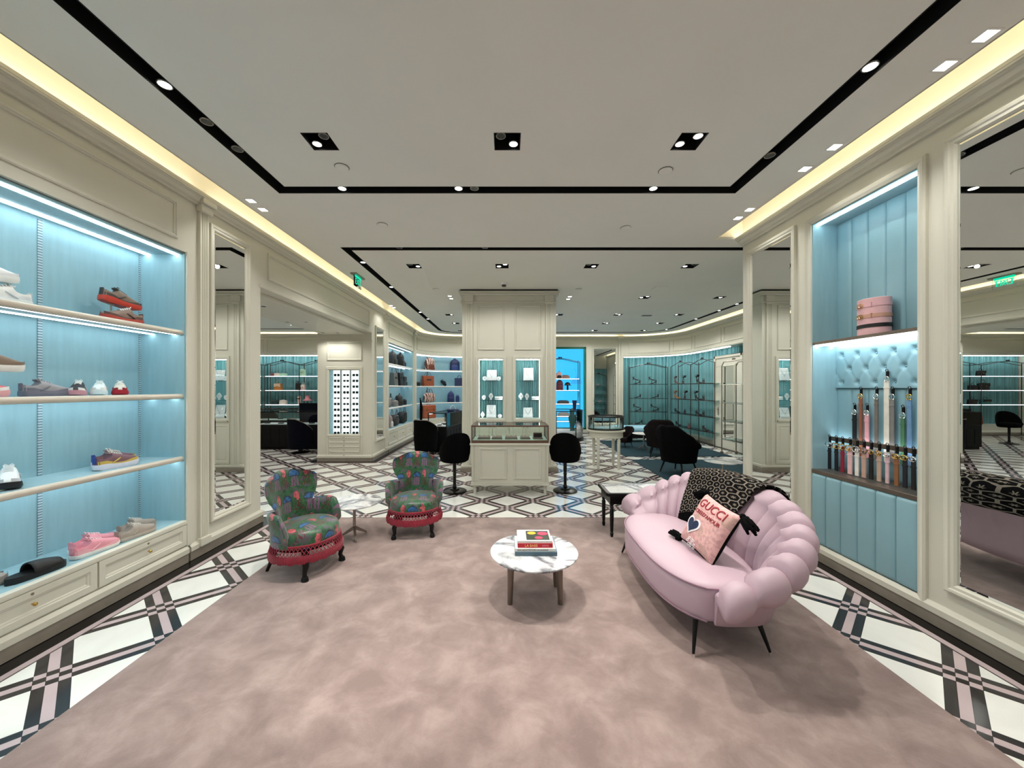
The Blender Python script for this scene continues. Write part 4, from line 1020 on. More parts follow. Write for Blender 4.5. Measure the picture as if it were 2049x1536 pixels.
# ------------------------------------------------------------------ printed armchairs with red fringe
def armchair(label, loc, rz):
    t = thing('fringed_armchair', label, 'armchair', loc, rz, 'printed armchairs with red fringe')
    # seat
    R_ = .268; prof = [(R_, .255), (R_+.006, .30), (R_+.002, .345), (R_-.012, .372), (R_-.04, .392), (R_-.10, .410), (R_-.18, .420), (.001, .423)]
    P = []; Uv = []
    for r, z in prof:
        P.append([(r*1.0*math.cos(2*PI*j/40), r*.95*math.sin(2*PI*j/40)-.02, z) for j in range(41)])
        Uv.append([(math.cos(2*PI*j/40)*r, math.sin(2*PI*j/40)*r+(.345-z if r > .26 else 0)*-1.0) for j in range(41)])
    MB().grid(P, uv=Uv, flip=True).build('seat', 'floral', t, smooth=60, fix=True)
    MB().lathe([(.05, .22), (.25, .225), (.262, .25), (.262, .27)], 32).build('seat_frame', 'black_matte', t)
    # back: hourglass shell
    def halfw(v):
        T = [(0, .225), (.15, .20), (.28, .178), (.38, .178), (.47, .205), (.57, .238), (.68, .258), (.80, .265), (.89, .258), (.95, .238), (.98, .215), (1, .18)]
        for (a, p), (b, q_) in zip(T[:-1], T[1:]):
            if v <= b: k = (v-a)/(b-a); k = k*k*(3-2*k); return p+(q_-p)*k
        return .2
    P = []; Uv = []; nv, nu = 18, 20
    for sd in (0, 1):
        G = []; Gu = []
        for j in range(nv+1):
            v = j/nv; z = .33+.485*v; r = []; ru = []
            for i in range(nu+1):
                u = -1+2*i/nu; hw = halfw(v); rim = max(0, 1-abs(u)**5)**.5*max(0, 1-max(0, v)**12)**.5
                top = -.012*max(0, v-.86)/.14*abs(u)**3
                yb = .225+.07*v-(.115*(u*u))*(1.0+.15*v)
                th = .058*rim+.004
                r.append((u*hw, yb+(th*.5 if sd else -th*.5), z+top+.018*(1-u*u)*v**6)); ru.append((u*hw*1.15, z))
            G.append(r); Gu.append(ru)
        P.append((G, Gu))
    mb = MB().grid(P[0][0], uv=P[0][1]).grid(P[1][0], uv=P[1][1], flip=True)
    # rim strip joining both faces
    def rimline(G): return [G[0][i] for i in range(nu+1)]+[G[j][nu] for j in range(1, nv+1)]+[G[nv][i] for i in range(nu-1, -1, -1)]+[G[j][0] for j in range(nv-1, 0, -1)]
    a, b = rimline(P[0][0]), rimline(P[1][0]); mb.grid([a, b], closev=True, uv=[[(p[0], p[2]) for p in a], [(p[0], p[2]) for p in b]])
    mb.build('backrest', 'floral', t, smooth=60)
    # arms
    for sx in (-1, 1):
        ring = []; uvr = []
        for k in range(13):
            f = k/12; ang = math.radians(62-80*f)      # from the back corner forward
            R0 = .272; x = R0*math.cos(ang); y = R0*.98*math.sin(ang)-.02
            zt2 = .50+.05*math.sin(f*PI*.75) if f < .8 else .547-.14*((f-.8)/.2)**1.6; flare = .020*math.sin(f*PI*.5)
            nx, ny = math.cos(ang), math.sin(ang)
            pr = [(-.010, .27), (-.026, min(.38, zt2-.07)), (-.024+flare*.4, zt2-.05), (-.014+flare, zt2-.010), (.003+flare, zt2), (.020+flare, zt2-.010), (.026+flare*.8, zt2-.05), (.014, min(.40, zt2-.08)), (.010, .26)]
            ring.append([(sx*(x+nx*o), y+ny*o, z) for o, z in pr]); uvr.append([(f*.30+sx*.1, z+abs(o)) for o, z in pr])
        mb = MB().grid(ring, uv=uvr, closev=False, flip=sx < 0); n = len(ring[0])
        mb.f.append(list(range(n))); mb.f.append([12*n+j for j in range(n)][::-1])
        mb.build('arm', 'floral', t, smooth=60)
    # fringe: braid, net and strands
    fr = MB().lathe([(.272, .268), (.279, .272), (.279, .285), (.272, .288)], 40, c=(0, -.02), sy=.96)
    f = fr.build('fringe', 'red_fringe', t, smooth=40)
    net = MB(); strands = MB(); n = 56
    for i in range(n):
        for sg_ in (1, -1):
            pts = []
            for k in range(4):
                a = 2*PI*(i+sg_*k*.5)/n; r = .279+.004*k; pts.append((r*math.cos(a), r*.96*math.sin(a)-.02, .272-.022*k))
            net.tube(pts, .0032, 4)
        for o_ in (0, .33, .66):
            a = 2*PI*(i+o_)/n; r = .291
            strands.tube([(r*math.cos(a), r*.96*math.sin(a)-.02, .210), ((r+.006)*math.cos(a), (r+.006)*.96*math.sin(a)-.02, .18), ((r+.004)*math.cos(a+.01), (r+.004)*.96*math.sin(a+.01)-.02, .148+.006*math.sin(i*2.3+o_*5))], [.005, .0085, .0078], 5)
    net.build('fringe_net', 'red_fringe', f, smooth=60, kind='stuff'); strands.build('fringe_strands', 'red_fringe', f, smooth=60, kind='stuff')
    for sx in (-1, 1):
        x, y = sx*.165, -.185
        l = MB().tube([(x, y, .24), (x*1.04, y-.012, .17), (x*1.18, y-.038, .115), (x*1.16, y-.022, .06), (x*1.20, y-.03, .03)], [.034, .030, .024, .018, .017], 12).build('leg', 'black_gloss', t, smooth=60)
        MB().lathe([(.018, .038), (.024, .028), (.028, .004), (.026, 0)], 12, c=(x*1.21, y-.034), sy=1.2).build('hoof', 'black_gloss', l)
        MB().cyl((sx*.15, .14, .24), (sx*.185, .235, 0), .024, .013, 10).build('leg', 'black_gloss', t)
    return t
armchair('green printed armchair with red fringe in the left foreground, facing right', (-1.80, 3.30, .014), math.radians(70))
armchair('green printed armchair with red fringe farther back, facing the viewer', (-1.03, 4.13, .014), math.radians(9))

# ------------------------------------------------------------------ small tables
def pedestal_table(label, loc, r, h, top='marble', metal='steel', feet=3, rot=0):
    t = thing('side_table', label, 'table', loc, math.radians(rot))
    MB().lathe([(r-.02, h-.018), (r-.004, h-.012), (r, h-.006), (r-.003, h), (0, h)], 40, cap=False).lathe([(0, h-.018), (r-.02, h-.018)], 40, cap=False).build('tabletop', top, t)
    MB().cyl((0, 0, .09), (0, 0, h-.018), .016, .014, 12).build('stem', metal, t)
    for k in range(feet):
        a = 2*PI*k/feet; c, s_ = math.cos(a), math.sin(a); px, py = -s_, c
        MB().add([(c*.0+px*.014, s_*.0+py*.014, .13), (-px*.014, -py*.014, .13), (-px*.014, -py*.014, .085), (px*.014, py*.014, .085),
                  (c*.15+px*.010, s_*.15+py*.010, .022), (c*.15-px*.010, s_*.15-py*.010, .022), (c*.15-px*.010, s_*.15-py*.010, 0), (c*.15+px*.010, s_*.15+py*.010, 0)],
                 [(0, 1, 5, 4), (1, 2, 6, 5), (2, 3, 7, 6), (3, 0, 4, 7), (4, 5, 6, 7), (0, 3, 2, 1)]).build('foot', metal, t, smooth=0)
    return t
pedestal_table('round white marble side table on a tripod stem between the two printed armchairs', (-1.625, 3.93, .014), .275, .385, rot=-62)
pedestal_table('round marble side table beyond the sofa near the right mirror', (3.37, 5.78, .012), .28, .455, rot=20)
st = pedestal_table('small white round table with a dark red box on the far teal rug', (3.52, 9.55, .012), .28, .42, top='white_gloss', rot=40)
bx_ = thing('gift_box', 'dark red box on the small white table on the far teal rug', 'box', (3.66, 9.55, .432))
MB().box(-.075, -.06, 0, .075, .06, .09).build('box', mcol(70, 18, 28), bx_, smooth=0, bevel=.006); MB().box(-.078, -.063, .072, .078, .063, .094).build('lid', mcol(84, 22, 34), bx_, smooth=0, bevel=.004)
# black console with marble top behind the sofa's far end
t = thing('console_table', 'black turned-leg side table with white marble top at the far end of the sofa', 'table', (1.43, 4.11, .0))
x0, x1, y0, y1, h = -.36, .34, -.21, .21, .485
MB().box(x0+.02, y0+.02, h-.006, x1-.02, y1-.02, h+.006).build('marble_top', 'marble', t, smooth=0)
frame(MB(), (x0-.02, y0-.02, 0), (1, 0, 0), (0, 0, 1), 0, 0, [(0, 0)])
MB().box(x0-.01, y0-.01, h-.03, x1+.01, y0+.022, h+.004).box(x0-.01, y1-.022, h-.03, x1+.01, y1+.01, h+.004).box(x0-.01, y0+.022, h-.03, x0+.022, y1-.022, h+.004).box(x1-.022, y0+.022, h-.03, x1+.01, y1-.022, h+.004).build('top_rim', 'black_gloss', t, smooth=0, bevel=.006)
MB().box(x0+.02, y0+.02, h-.12, x1-.02, y1-.02, h-.01).build('apron', 'black_gloss', t, smooth=0, bevel=.004)
for x in (x0+.045, x1-.045):
    for y in (y0+.045, y1-.045):
        zr = .014 if y < .35 else 0
        MB().lathe([(.012, zr), (.016, zr+.01), (.020, zr+.04), (.012, zr+.05), (.017, zr+.06), (.021, .20), (.022, .30), (.014, .315), (.024, .33), (.014, .345), (.026, .36), (.028, h-.11)], 14, c=(x, y)).build('leg', 'black_gloss', t)

# ------------------------------------------------------------------ glass counter in front of the column
vt = thing('jewellery_counter', 'cream panelled counter with a brown-framed glass case in front of the column', 'display case', (.041, 5.53, 0))
hw, D = .58, .53
MB().box(-hw+.005, .01, .145, hw-.005, D, .75).build('body', 'cream', vt, smooth=0)
MB().box(-hw-.012, -.012, .14, hw+.012, D+.012, .165).box(-hw-.006, -.006, .165, hw+.006, D+.006, .19).build('base_moulding', 'cream', vt, smooth=0, bevel=.006)
MB().box(-hw-.02, -.02, .745, hw+.02, D+.02, .775).build('ledge', 'cream', vt, smooth=0, bevel=.006)
for a in (-.46, .055): panel('moulding', vt, (a, .01, .235), (1, 0, 0), (0, -1, 0), .415, .47)
for a in (-hw+.015, hw-.075): fluted(MB(), (a, .01, 0), (1, 0, 0), (0, -1, 0), .06, .19, .745, depth=.012, k=2, fl=.012).build('pilaster', 'cream', vt, smooth=25)
for x in (-hw+.05, hw-.05):
    for y in (.05, D-.05): MB().lathe([(.022, 0), (.018, .01), (.024, .06), (.026, .09), (.018, .098), (.032, .108), (.032, .14)], 14, c=(x, y)).build('leg', 'cream', vt)
zb, zt2 = .775, 1.04; f_ = .018
q = MB().box(-hw, 0, zb, hw, f_, zb+.04).box(-hw, D-f_, zb, hw, D, zb+.04).box(-hw, f_, zb, -hw+f_, D-f_, zb+.04).box(hw-f_, f_, zb, hw, D-f_, zb+.04)
q.box(-hw, 0, zt2-.022, hw, f_, zt2).box(-hw, D-f_, zt2-.022, hw, D, zt2).box(-hw, f_, zt2-.022, -hw+f_, D-f_, zt2).box(hw-f_, f_, zt2-.022, hw, D-f_, zt2)
for x in (-hw, hw-f_):
    for y in (0, D-f_): q.box(x, y, zb+.04, x+f_, y+f_, zt2-.022)
q.build('case_frame', 'wood_brown', vt, smooth=0, bevel=.002)
for b in ((-hw+f_, .006, zb+.04, hw-f_, .011, zt2-.022), (-hw+f_, D-.011, zb+.04, hw-f_, D-.006, zt2-.022), (-hw+.006, f_, zb+.04, -hw+.011, D-f_, zt2-.022), (hw-.011, f_, zb+.04, hw-.006, D-f_, zt2-.022), (-hw+f_, f_, zt2-.008, hw-f_, D-f_, zt2-.003)):
    MB().box(*b).build('glass_pane', 'glass', vt, smooth=0)
MB().box(-hw+f_, f_, zb, hw-f_, D-f_, zb+.042).build('case_bed', mcol(206, 226, 216), vt, smooth=0)
MB().box(-hw+f_, D-.03, zt2-.034, hw-f_, D-.02, zt2-.024).build('light_strip', 'led_soft', vt, smooth=0)
for k, (x, w_, kind) in enumerate(((-.40, .19, 0), (-.20, .16, 1), (.02, .19, 2), (.235, .15, 1), (.43, .15, 3))):
    lab = ['leftmost', 'second from left', 'middle', 'second from right', 'rightmost'][k]
    t = thing('jewellery_tray', '%s jewellery tray in the glass counter case' % lab, 'tray', (.041+x, 5.53+.20, zb+.042), 0, 'jewellery trays in the counter')
    MB().box(-w_/2, -.09, 0, w_/2, .09, .02).build('tray', 'bronze', t, smooth=0, bevel=.003)
    if kind == 3:
        MB().cyl((-w_/2+.01, 0, .055), (w_/2-.01, 0, .055), .034, .034, 14).build('roll', 'velvet_black', t)
    else: MB().box(-w_/2+.008, -.08, .02, w_/2-.008, .08, .032).build('pad', mcol(150, 138, 132), t, smooth=0, bevel=.003)
    for i in range(5):
        cx = -w_/2+.025+(w_-.05)*i/4; zz = .09 if kind == 3 else .046
        MB().tube([(cx+.011*math.cos(a*PI/5), -.01, zz+.012*math.sin(a*PI/5)-.002) for a in range(10)], .003, 5, closed=True).build('ring', 'silver' if i % 2 else 'brass', t)

# ------------------------------------------------------------------ swivel stools
def stool(label, loc, rz, m='velvet_black', piping=None):
    t = thing('tub_stool', label, 'stool', loc, math.radians(rz)); t.scale = (.92, .92, 1)
    MB().lathe([(.205, 0), (.205, .012), (.19, .022), (.08, .030), (.075, .05), (.05, .055)], 32).build('base', 'black_gloss', t)
    MB().lathe([(.03, .05), (.036, .08), (.026, .10), (.026, .26), (.034, .275), (.024, .29), (.03, .31), (.03, .48)], 16).build('pedestal', 'black_gloss', t)
    MB().lathe([(.16, .47), (.215, .485), (.235, .53), (.235, .57), (.21, .60), (.12, .612), (.001, .615)], 28, cap=False).lathe([(.001, .47), (.16, .47)], 28, cap=False).build('seat', m, t, smooth=60)
    G = []
    for i in range(33):
        a = math.radians(-38+256*i/32); f = abs(i/16-1)
        zt_ = .93-.02*f-.24*max(0, f-.35)/.65 if f < 1 else .67
        zt_ = max(.60, .93-.30*(f/.72)**2.3)
        pr = [(.205, .47), (.215, .56), (.225, zt_-.03), (.238, zt_), (.258, zt_), (.268, zt_-.03), (.262, .60), (.235, .49)]
        G.append([(r*math.cos(a), r*math.sin(a), z) for r, z in pr])
    mb = MB().grid(G, closev=True); n = 8; mb.f.append(list(range(n))); mb.f.append([32*n+j for j in range(n)][::-1])
    mb.build('backrest', m, t, smooth=60)
    if piping: MB().tube([g_[5] for g_ in G], .006, 5).build('piping', piping, t)
    return t
stool('black velvet swivel stool on a turned pedestal left of the jewellery counter', (-.815, 5.72, 0), 205)
stool('black velvet swivel stool on a turned pedestal right of the jewellery counter', (.90, 5.75, 0), 168)
# ------------------------------------------------------------------ belt niche in the right wall
bn = thing('belt_niche', 'pale blue leather-lined wall niche with channelled panels and steel ledges for belts', 'display niche', (XR, 3.06, 0))
ya, yb = -.453, .458; DP = .25
def channels(x, z0, z1, n, amp=.02, y0=ya, y1=yb, name='channel_panel', mat_='leather_blue'):
    for k in range(n):
        a = y0+(y1-y0)*k/n; b = y0+(y1-y0)*(k+1)/n; G = []
        for f in (0, .02, .05, .1, .2, .35, .5, .65, .8, .9, .95, .98, 1):
            y = a+(b-a)*f; e = amp*(1-abs(2*f-1)**7)**.7
            G.append([(x, y, z0), (x-e*.8-.002, y, z0+.01), (x-e-.004, y, z0+.03), (x-e-.004, y, z1-.03), (x-e*.8-.002, y, z1-.01), (x, y, z1)])
        MB().grid(G).build(name, mat_, bn, smooth=60, fix=False)
MB().box(DP, ya, .1, DP+.012, yb, 3.153).build('backing', 'leather_blue', bn, smooth=0)
channels(DP, 2.04, 3.15, 6)
channels(.012, .15, .80, 6, amp=.022)
MB().box(.016, ya, .11, DP, yb, .80).build('lower_body', 'leather_blue', bn, smooth=0)
for y0_, y1_ in ((ya, ya+.008), (yb-.008, yb)): MB().box(0, y0_, .80, DP, y1_, 3.15).build('side_lining', 'fabric_blue', bn, smooth=0)
MB().box(0, ya, 3.145, DP, yb, 3.153).build('soffit', 'fabric_blue', bn, smooth=0)
MB().box(.03, ya+.02, 3.132, .055, yb-.02, 3.144).build('light_strip', 'led_white', bn, smooth=0)
frame(MB(), (0, ya-.06, .085), (0, 1, 0), NR, yb-ya+.12, 3.153-.085+.06, [(0, 0), (0, .02), (.012, .03), (.03, .026), (.04, .02), (.058, .012), (.06, 0)]).build('frame', 'cream', bn, smooth=25, fix=False)
# display shelf, rail, ledge
s = MB().box(-.0, ya, 2.005, DP, yb, 2.032).build('shelf', 'bronze', bn, smooth=0, bevel=.003)
MB().box(.02, ya+.01, 1.99, .05, yb-.01, 2.004).box(DP-.09, ya+.01, 1.99, DP-.06, yb-.01, 2.004).build('light_strip', 'led_white', s, smooth=0)
MB().box(-.006, ya, .80, DP, yb, .835).build('ledge', 'bronze', bn, smooth=0, bevel=.003)
rail = MB().box(.15, ya+.01, 1.105, .168, yb, 1.145).build('belt_rail', 'bronze', bn, smooth=0, bevel=.002)
MB().box(.168, ya+.02, 1.105, .20, yb-.01, 1.118).build('light_strip', 'led_soft', rail, smooth=0)
# tufted pad between shelf and channels
G = []; bz = [1.90, 1.775, 1.65]; NY, NZ = 73, 37
btn = []
for r_ in range(3):
    for k in range(6):
        y = ya+.07+(.155)*k+(.0775 if r_ % 2 else 0)
        if y < yb-.02: btn.append((y, bz[r_]))
for i in range(NY):
    y = ya+.008+(yb-ya-.016)*i/(NY-1); r = []
    for j in range(NZ):
        z = 1.60+.395*j/(NZ-1)
        e = .034
        for by, b_z in btn:
            d2 = (y-by)**2+(z-b_z)**2; e -= .030*math.exp(-d2/.00035)
        # diagonal creases
        s1 = ((y-ya-.07)/.155+(z-1.90)/.25); s2 = ((y-ya-.07)/.155-(z-1.90)/.25)
        for s_ in (s1, s2):
            if z > 1.64 and z < 1.93: e -= .008*max(0, 1-abs(s_-round(s_))*9)
        r.append((DP-max(.002, e), y, z))
    G.append(r)
MB().grid(G).build('tufted_pad', 'leather_blue', bn, smooth=80, fix=False)
for by, b_z in btn: MB().ball((DP-.010, by, b_z), .006, .009, .009, n=8, m=6).build('button', 'leather_blue', bn)
channels(DP, .84, 1.598, 6, amp=.016)

def ggbuckle(mb, c, s, u=Vector((0, 1, 0)), tube=.0045):
    c = Vector(c)
    for k, fl in ((-.55, 1), (.55, -1)):
        pts = [c+u*(k*s+fl*s*.95*math.cos(a))+UPV*(s*1.1*math.sin(a)) for a in [math.radians(50+260*i/16) for i in range(17)]]
        e = pts[-1]; pts += [c+u*(k*s+fl*s*.85)+UPV*(-.05*s), c+u*(k*s+fl*s*.2)+UPV*(-.05*s)]
        mb.tube(pts, tube, 6)
def hung_belt(label, y, ztop, zbot, x, col_, w_, buckle, kind='loop', bs=.020):
    t = thing('hanging_belt', label, 'belt', (XR+x, 3.06+y, ztop), 0, 'belts in the wall niche')
    m = col_ if isinstance(col_, str) else mcol(*col_)
    h = MB().box(-.006, -.010, -.045, .004, .010, .012).build('hanger_strap', 'black_matte', t, smooth=0, bevel=.002)
    MB().tube([(-.006, .0+.010*math.cos(a*PI/6), .018+.010*math.sin(a*PI/6)) for a in range(12)], .003, 5, closed=True).build('hook', 'gunmetal', h)
    b = MB()
    if kind == 'gg': ggbuckle(b, (-.016, 0, -.065), bs, tube=.0042)
    else:
        b.tube([(-.012, .020*math.cos(a*PI/8), -.055+.022*math.sin(a*PI/8)) for a in range(16)], .004, 6, closed=True).tube([(-.012, 0, -.034), (-.014, 0, -.074)], .003, 5)
    b.build('buckle', buckle, t)
    L = zbot-ztop
    q = MB(); top = -.07
    q.box(-.010, -w_/2, L, -.006, w_/2, top).box(-.002, -w_/2+.004, L, .003, w_/2+.006, top+.01)
    q.build('strap', m, t, smooth=0, bevel=.001)
    MB().box(-.0125, -w_/2-.003, top-.06, -.0005, w_/2+.003, top-.048).build('keeper', m, t, smooth=0, bevel=.001)
    return t
yy = lambda px, x: (XR+x)*F/(px-VX)-3.06
UP = [(1711, 870, 812, (20, 18, 20), .034, 'silver', 'black belt'), (1723.5, 885, 780, (150, 88, 60), .028, 'brass', 'tan brown belt'), (1736, 885, 813, (232, 168, 178), .036, 'silver', 'pale pink belt'),
      (1755, 888, 780, (120, 108, 100), .028, 'silver', 'grey canvas belt'), (1776, 890, 745, (232, 226, 214), .042, 'silver', 'tall white belt'), (1787, 892, 780, (128, 124, 122), .032, 'silver', 'patterned grey belt'),
      (1808, 895, 817, (78, 128, 92), .030, 'silver', 'green belt'), (1821.5, 900, 780, (112, 150, 190), .030, 'brass', 'light blue belt')]
for px, pb, pt, c_, w_, bk, nm in UP:
    x = .205; d = (XR+x)/(px-VX)*F; zt_ = CH-(pt-VY)*d/F+.0
    hung_belt('%s hanging high on the tufted back of the niche' % nm, yy(px, x), zt_, 1.0, x, c_, w_, bk)
LOW = [(1661, (18, 16, 20), 'silver', 'black belt with silver ring buckle at the left end of the rail', .03), (1674.5, (26, 26, 36), 'brass', 'black belt with gold buckle, second on the rail', .03), (1687, (150, 24, 52), 'brass', 'crimson belt with gold buckle on the rail', .03),
       (1702, (240, 196, 196), 'brass', 'blush pink belt with gold buckle on the rail', .04), (1716, (240, 236, 230), 'silver', 'white belt with silver buckle on the rail', .032), (1730, (206, 168, 152), 'bronze', 'rose beige belt with tonal buckle on the rail', .036),
       (1744.5, (22, 18, 20), 'brass', 'black belt with pink keeper and gold buckle on the rail', .032), (1760.5, (200, 170, 150), 'brass', 'beige canvas belt with gold buckle on the rail', .032), (1777, (226, 190, 196), 'silver', 'pink belt with small silver buckle on the rail', .026),
       (1795.5, (150, 98, 62), 'brass', 'brown belt with brass buckle on the rail', .03), (1812.5, (30, 28, 40), 'brass', 'navy belt with gold buckle near the right end of the rail', .03), (1829.5, (22, 20, 24), 'silver', 'black belt with silver buckle at the right end of the rail', .028)]
for k, (px, c_, bk, nm, w_) in enumerate(LOW):
    x = .125; big = k in (0, 1, 2, 3, 4, 5)
    hung_belt(nm, yy(px, x), 1.135, .842, x, c_, w_, bk, 'gg', .022 if big else .015)
# pink oval belt stand with three belts
ob = thing('belt_stand', 'pink oval leather drum on the niche shelf with three belts around it', 'display stand', (XR+.125, 3.05, 2.032))
def oval(mb, r0, r1, z0, z1, n=36, sx=.09, sy=.115):
    mb.lathe([(1*r0, z0), (1*r1, z1)], n, sx=sx, sy=sy)
oval(d_ := MB(), 1, 1, 0, .30); d_.build('drum', mcol(222, 176, 180), ob, smooth=40, bevel=.004)
for z, c_, w_ in ((.245, (224, 176, 182), .030), (.155, (196, 150, 130), .030), (.075, (20, 18, 18), .030)):
    q = MB().lathe([(1.0, z-w_/2), (1.035, z-w_/2), (1.035, z+w_/2), (1.0, z+w_/2)], 36, sx=.09, sy=.115, cap=False)
    b = q.build('belt_band', mcol(*c_), ob, smooth=40)
    if c_[0] > 100:
        g2 = MB(); ggbuckle(g2, (-.097, .022, z), .015, tube=.003); g2.build('buckle', 'brass', b)
        MB().box(-.089, -.064, z-w_/2-.003, -.074, -.056, z+w_/2+.003).build('keeper', mcol(*c_), b, smooth=0)

# ------------------------------------------------------------------ shoes
SH = {}
def sneaker_meshes(key, chunky):
    if key in SH: return SH[key]
    L = .29
    def hw(t): return (.034+.016*math.sin(min(1, t/.8)*PI*.62)**1.2)*(1-max(0, t-.72)**2*5.2) if t > 0 else .03
    def foot(t): 
        if t < .06: return .034*math.sqrt(max(0, 1-((.06-t)/.06)**2))+.002
        if t > .82: return .049*math.sqrt(max(0, 1-((t-.82)/.18)**2.2))+.002
        return .034+.015*math.sin((t-.06)/.76*PI/2)**1.3
    ts = [0, .01, .03, .06, .12, .2, .3, .4, .5, .6, .7, .78, .85, .91, .955, .985, 1]
    sh = .038 if chunky else .026
    G = []
    for t in ts:
        w_ = foot(t)*(1.10 if chunky else 1.05); tl = .018*max(0, (t-.75)/.25)**2; hl = .008*max(0, (.12-t)/.12)
        zt_ = sh+.006*(1-t)+(.004 if chunky else 0)*math.sin(t*9)
        G.append([(-w_*.9, t*L, tl+hl), (-w_*1.06, t*L, sh*.45+tl), (-w_, t*L, zt_+tl*.8), (0, t*L, zt_+tl*.8), (w_, t*L, zt_+tl*.8), (w_*1.06, t*L, sh*.45+tl), (w_*.9, t*L, tl+hl)])
    so = MB().grid(G, closev=True); n = 7; so.f.append(list(range(n))); so.f.append([(len(ts)-1)*n+k for k in range(n)][::-1])
    up = MB(); G = []
    top = lambda t: sh+(.072-.10*abs(t-.02)*0 if t < .02 else .082-.030*math.sin(min(1, t/.34)*PI)*.55 if t < .34 else .082+.010-(t-.34)/.66*.058-.012*((t-.34)/.66)**3)
    for t in [0, .015, .04, .09, .15, .22, .28, .34, .42, .5, .6, .7, .8, .88, .94, .98, 1]:
        w_ = foot(t)*.98; H = top(t)-sh; H = max(.006, H*(1 if t < .94 else math.sqrt(max(.02, 1-((t-.94)/.06)**2)*.9+.1)))
        r = []
        for j in range(13):
            a = PI*j/12; cx = math.cos(a); ex = .62
            x = w_*math.copysign(abs(cx)**ex, cx); z = sh-.004+H*abs(math.sin(a))**.75
            if .035 < t < .33 and 4 <= j <= 8: z = sh+H*.5
            if t < .33: x *= 1-.25*(z-sh)/.08*.6
            r.append((-x, t*L*.985+.002, z+.014*max(0, (t-.75)/.25)**2))
        G.append(r)
    up.grid(G); n = 13; up.f.append(list(range(n)))
    la = MB()
    for k in range(5):
        t = .36+.055*k; z = top(t)+.003; w_ = foot(t)*.42; la.tube([(-w_, t*L, z-.012), (-w_*.5, t*L+.002, z), (w_*.5, t*L-.002, z), (w_, t*L, z-.012)], .0042, 5)
    la.tube([(0, .34*L, top(.34)), (.014, .33*L, top(.34)+.012), (.022, .36*L, top(.34)+.002)], .003, 5).tube([(0, .34*L, top(.34)), (-.014, .33*L, top(.34)+.012), (-.022, .36*L, top(.34)+.002)], .003, 5)
    to = MB().add([(-.022, .36*L, top(.36)-.006), (.022, .36*L, top(.36)-.006), (.020, .27*L, top(.3)+.018), (-.020, .27*L, top(.3)+.018), (-.02, .30*L, top(.34)-.012), (.02, .30*L, top(.34)-.012)], [(0, 1, 2, 3), (3, 2, 5, 4), (0, 3, 4), (1, 5, 2)])
    he = MB().box(-.016, -.0015, sh+.012, .016, .004, sh+.066)
    ov = MB()
    for sx in (-1, 1):
        G = []
        for t in [0, .02, .06, .12, .2, .3, .4, .5, .6, .7, .8, .88, .94, .975, .995]:
            w_ = foot(t); z0_ = sh-.002+.014*max(0, (t-.75)/.25)**2; hh = (.034 if t < .2 else .034-.02*min(1, (t-.2)/.2) if t < .4 else .014 if t < .6 else .014+.012*min(1, (t-.6)/.2))
            G.append([(sx*w_*1.03, t*L*.985+.002, z0_), (sx*w_*1.0, t*L*.985+.002, z0_+hh*.6), (sx*w_*.95, t*L*.985+.002, z0_+hh)])
        ov.grid(G)
    sw = MB()
    for sx in (-1, 1): sw.tube([(sx*.0465, .30*L, sh+.010), (sx*.045, .42*L, sh+.03), (sx*.041, .5*L, sh+.044)], [.004, .006, .003], 6)
    SH[key] = [('sole', so), ('upper', up), ('laces', la), ('tongue', to), ('heel_tab', he), ('side_stripe', sw), ('overlay', ov)]
    return SH[key]
def sneaker(label, loc, rz, cols, chunky=True, group='sneakers on the left shelves', pitch=0, scale=1, pair=False):
    """cols: sole, upper, laces, tongue, heel, stripe.  toe points along local +y"""
    t = thing('sneaker', label, 'shoe', loc, math.radians(rz), group); t.rotation_euler.x = math.radians(pitch)
    t.scale = (scale,)*3
    for (nm, mb), c_ in zip(sneaker_meshes('s%d' % chunky, chunky), list(cols)+[cols[5]]):
        o = mb.build(nm, c_ if isinstance(c_, str) else mcol(*c_), t, smooth=50, bevel=.003 if nm == 'heel_tab' else 0)
    return t
def riser(label, loc, h):
    t = thing('shoe_riser', label, 'stand', loc)
    MB().lathe([(.035, 0), (.035, .004), (.006, .006), (.006, h-.006), (.022, h-.004), (.022, h)], 14).build('stand', 'steel', t); return t
WHT = (238, 238, 234); BLK = (24, 24, 26)
def sx_at(px, x): return x*F/(px-VX)           # Y for a given px on plane X=x
Xs = -3.15
def PY(px, x=Xs): return x/(px-VX)*F
# top shelf
sneaker('white chunky sneaker on the top shelf of the sneaker wall, near its lit left end', (Xs, PY(60), S1), 178, [WHT, (232, 230, 226), WHT, WHT, (214, 214, 214), (220, 220, 222)])
riser('thin metal riser under the white sneaker on the top shelf', (Xs-.05, PY(-60), S1), .14)
sneaker('white sneaker raised on a riser at the left edge of the top shelf', (Xs-.05, PY(-110, Xs-.05), S1+.14), -6, [WHT, (236, 236, 234), WHT, WHT, (214, 214, 214), (220, 220, 222)])
riser('thin metal riser holding the brown and red sneaker on the top shelf', (Xs-.02, PY(222, Xs-.02), S1), .15)
BR = [(196, 62, 44), (122, 104, 90), (70, 62, 58), (66, 58, 54), (54, 50, 48), (60, 54, 52)]
sneaker('brown sneaker with red sole raised on a riser on the top shelf', (Xs-.02, PY(199, Xs-.02), S1+.165), -4, BR, pitch=-8)
sneaker('brown and red sneaker with white laces lying under the raised one on the top shelf', (Xs+.05, PY(283, Xs+.05), S1), 176, [(186, 66, 50), (132, 108, 96), WHT, (120, 40, 44), (60, 52, 50), (90, 60, 54)])
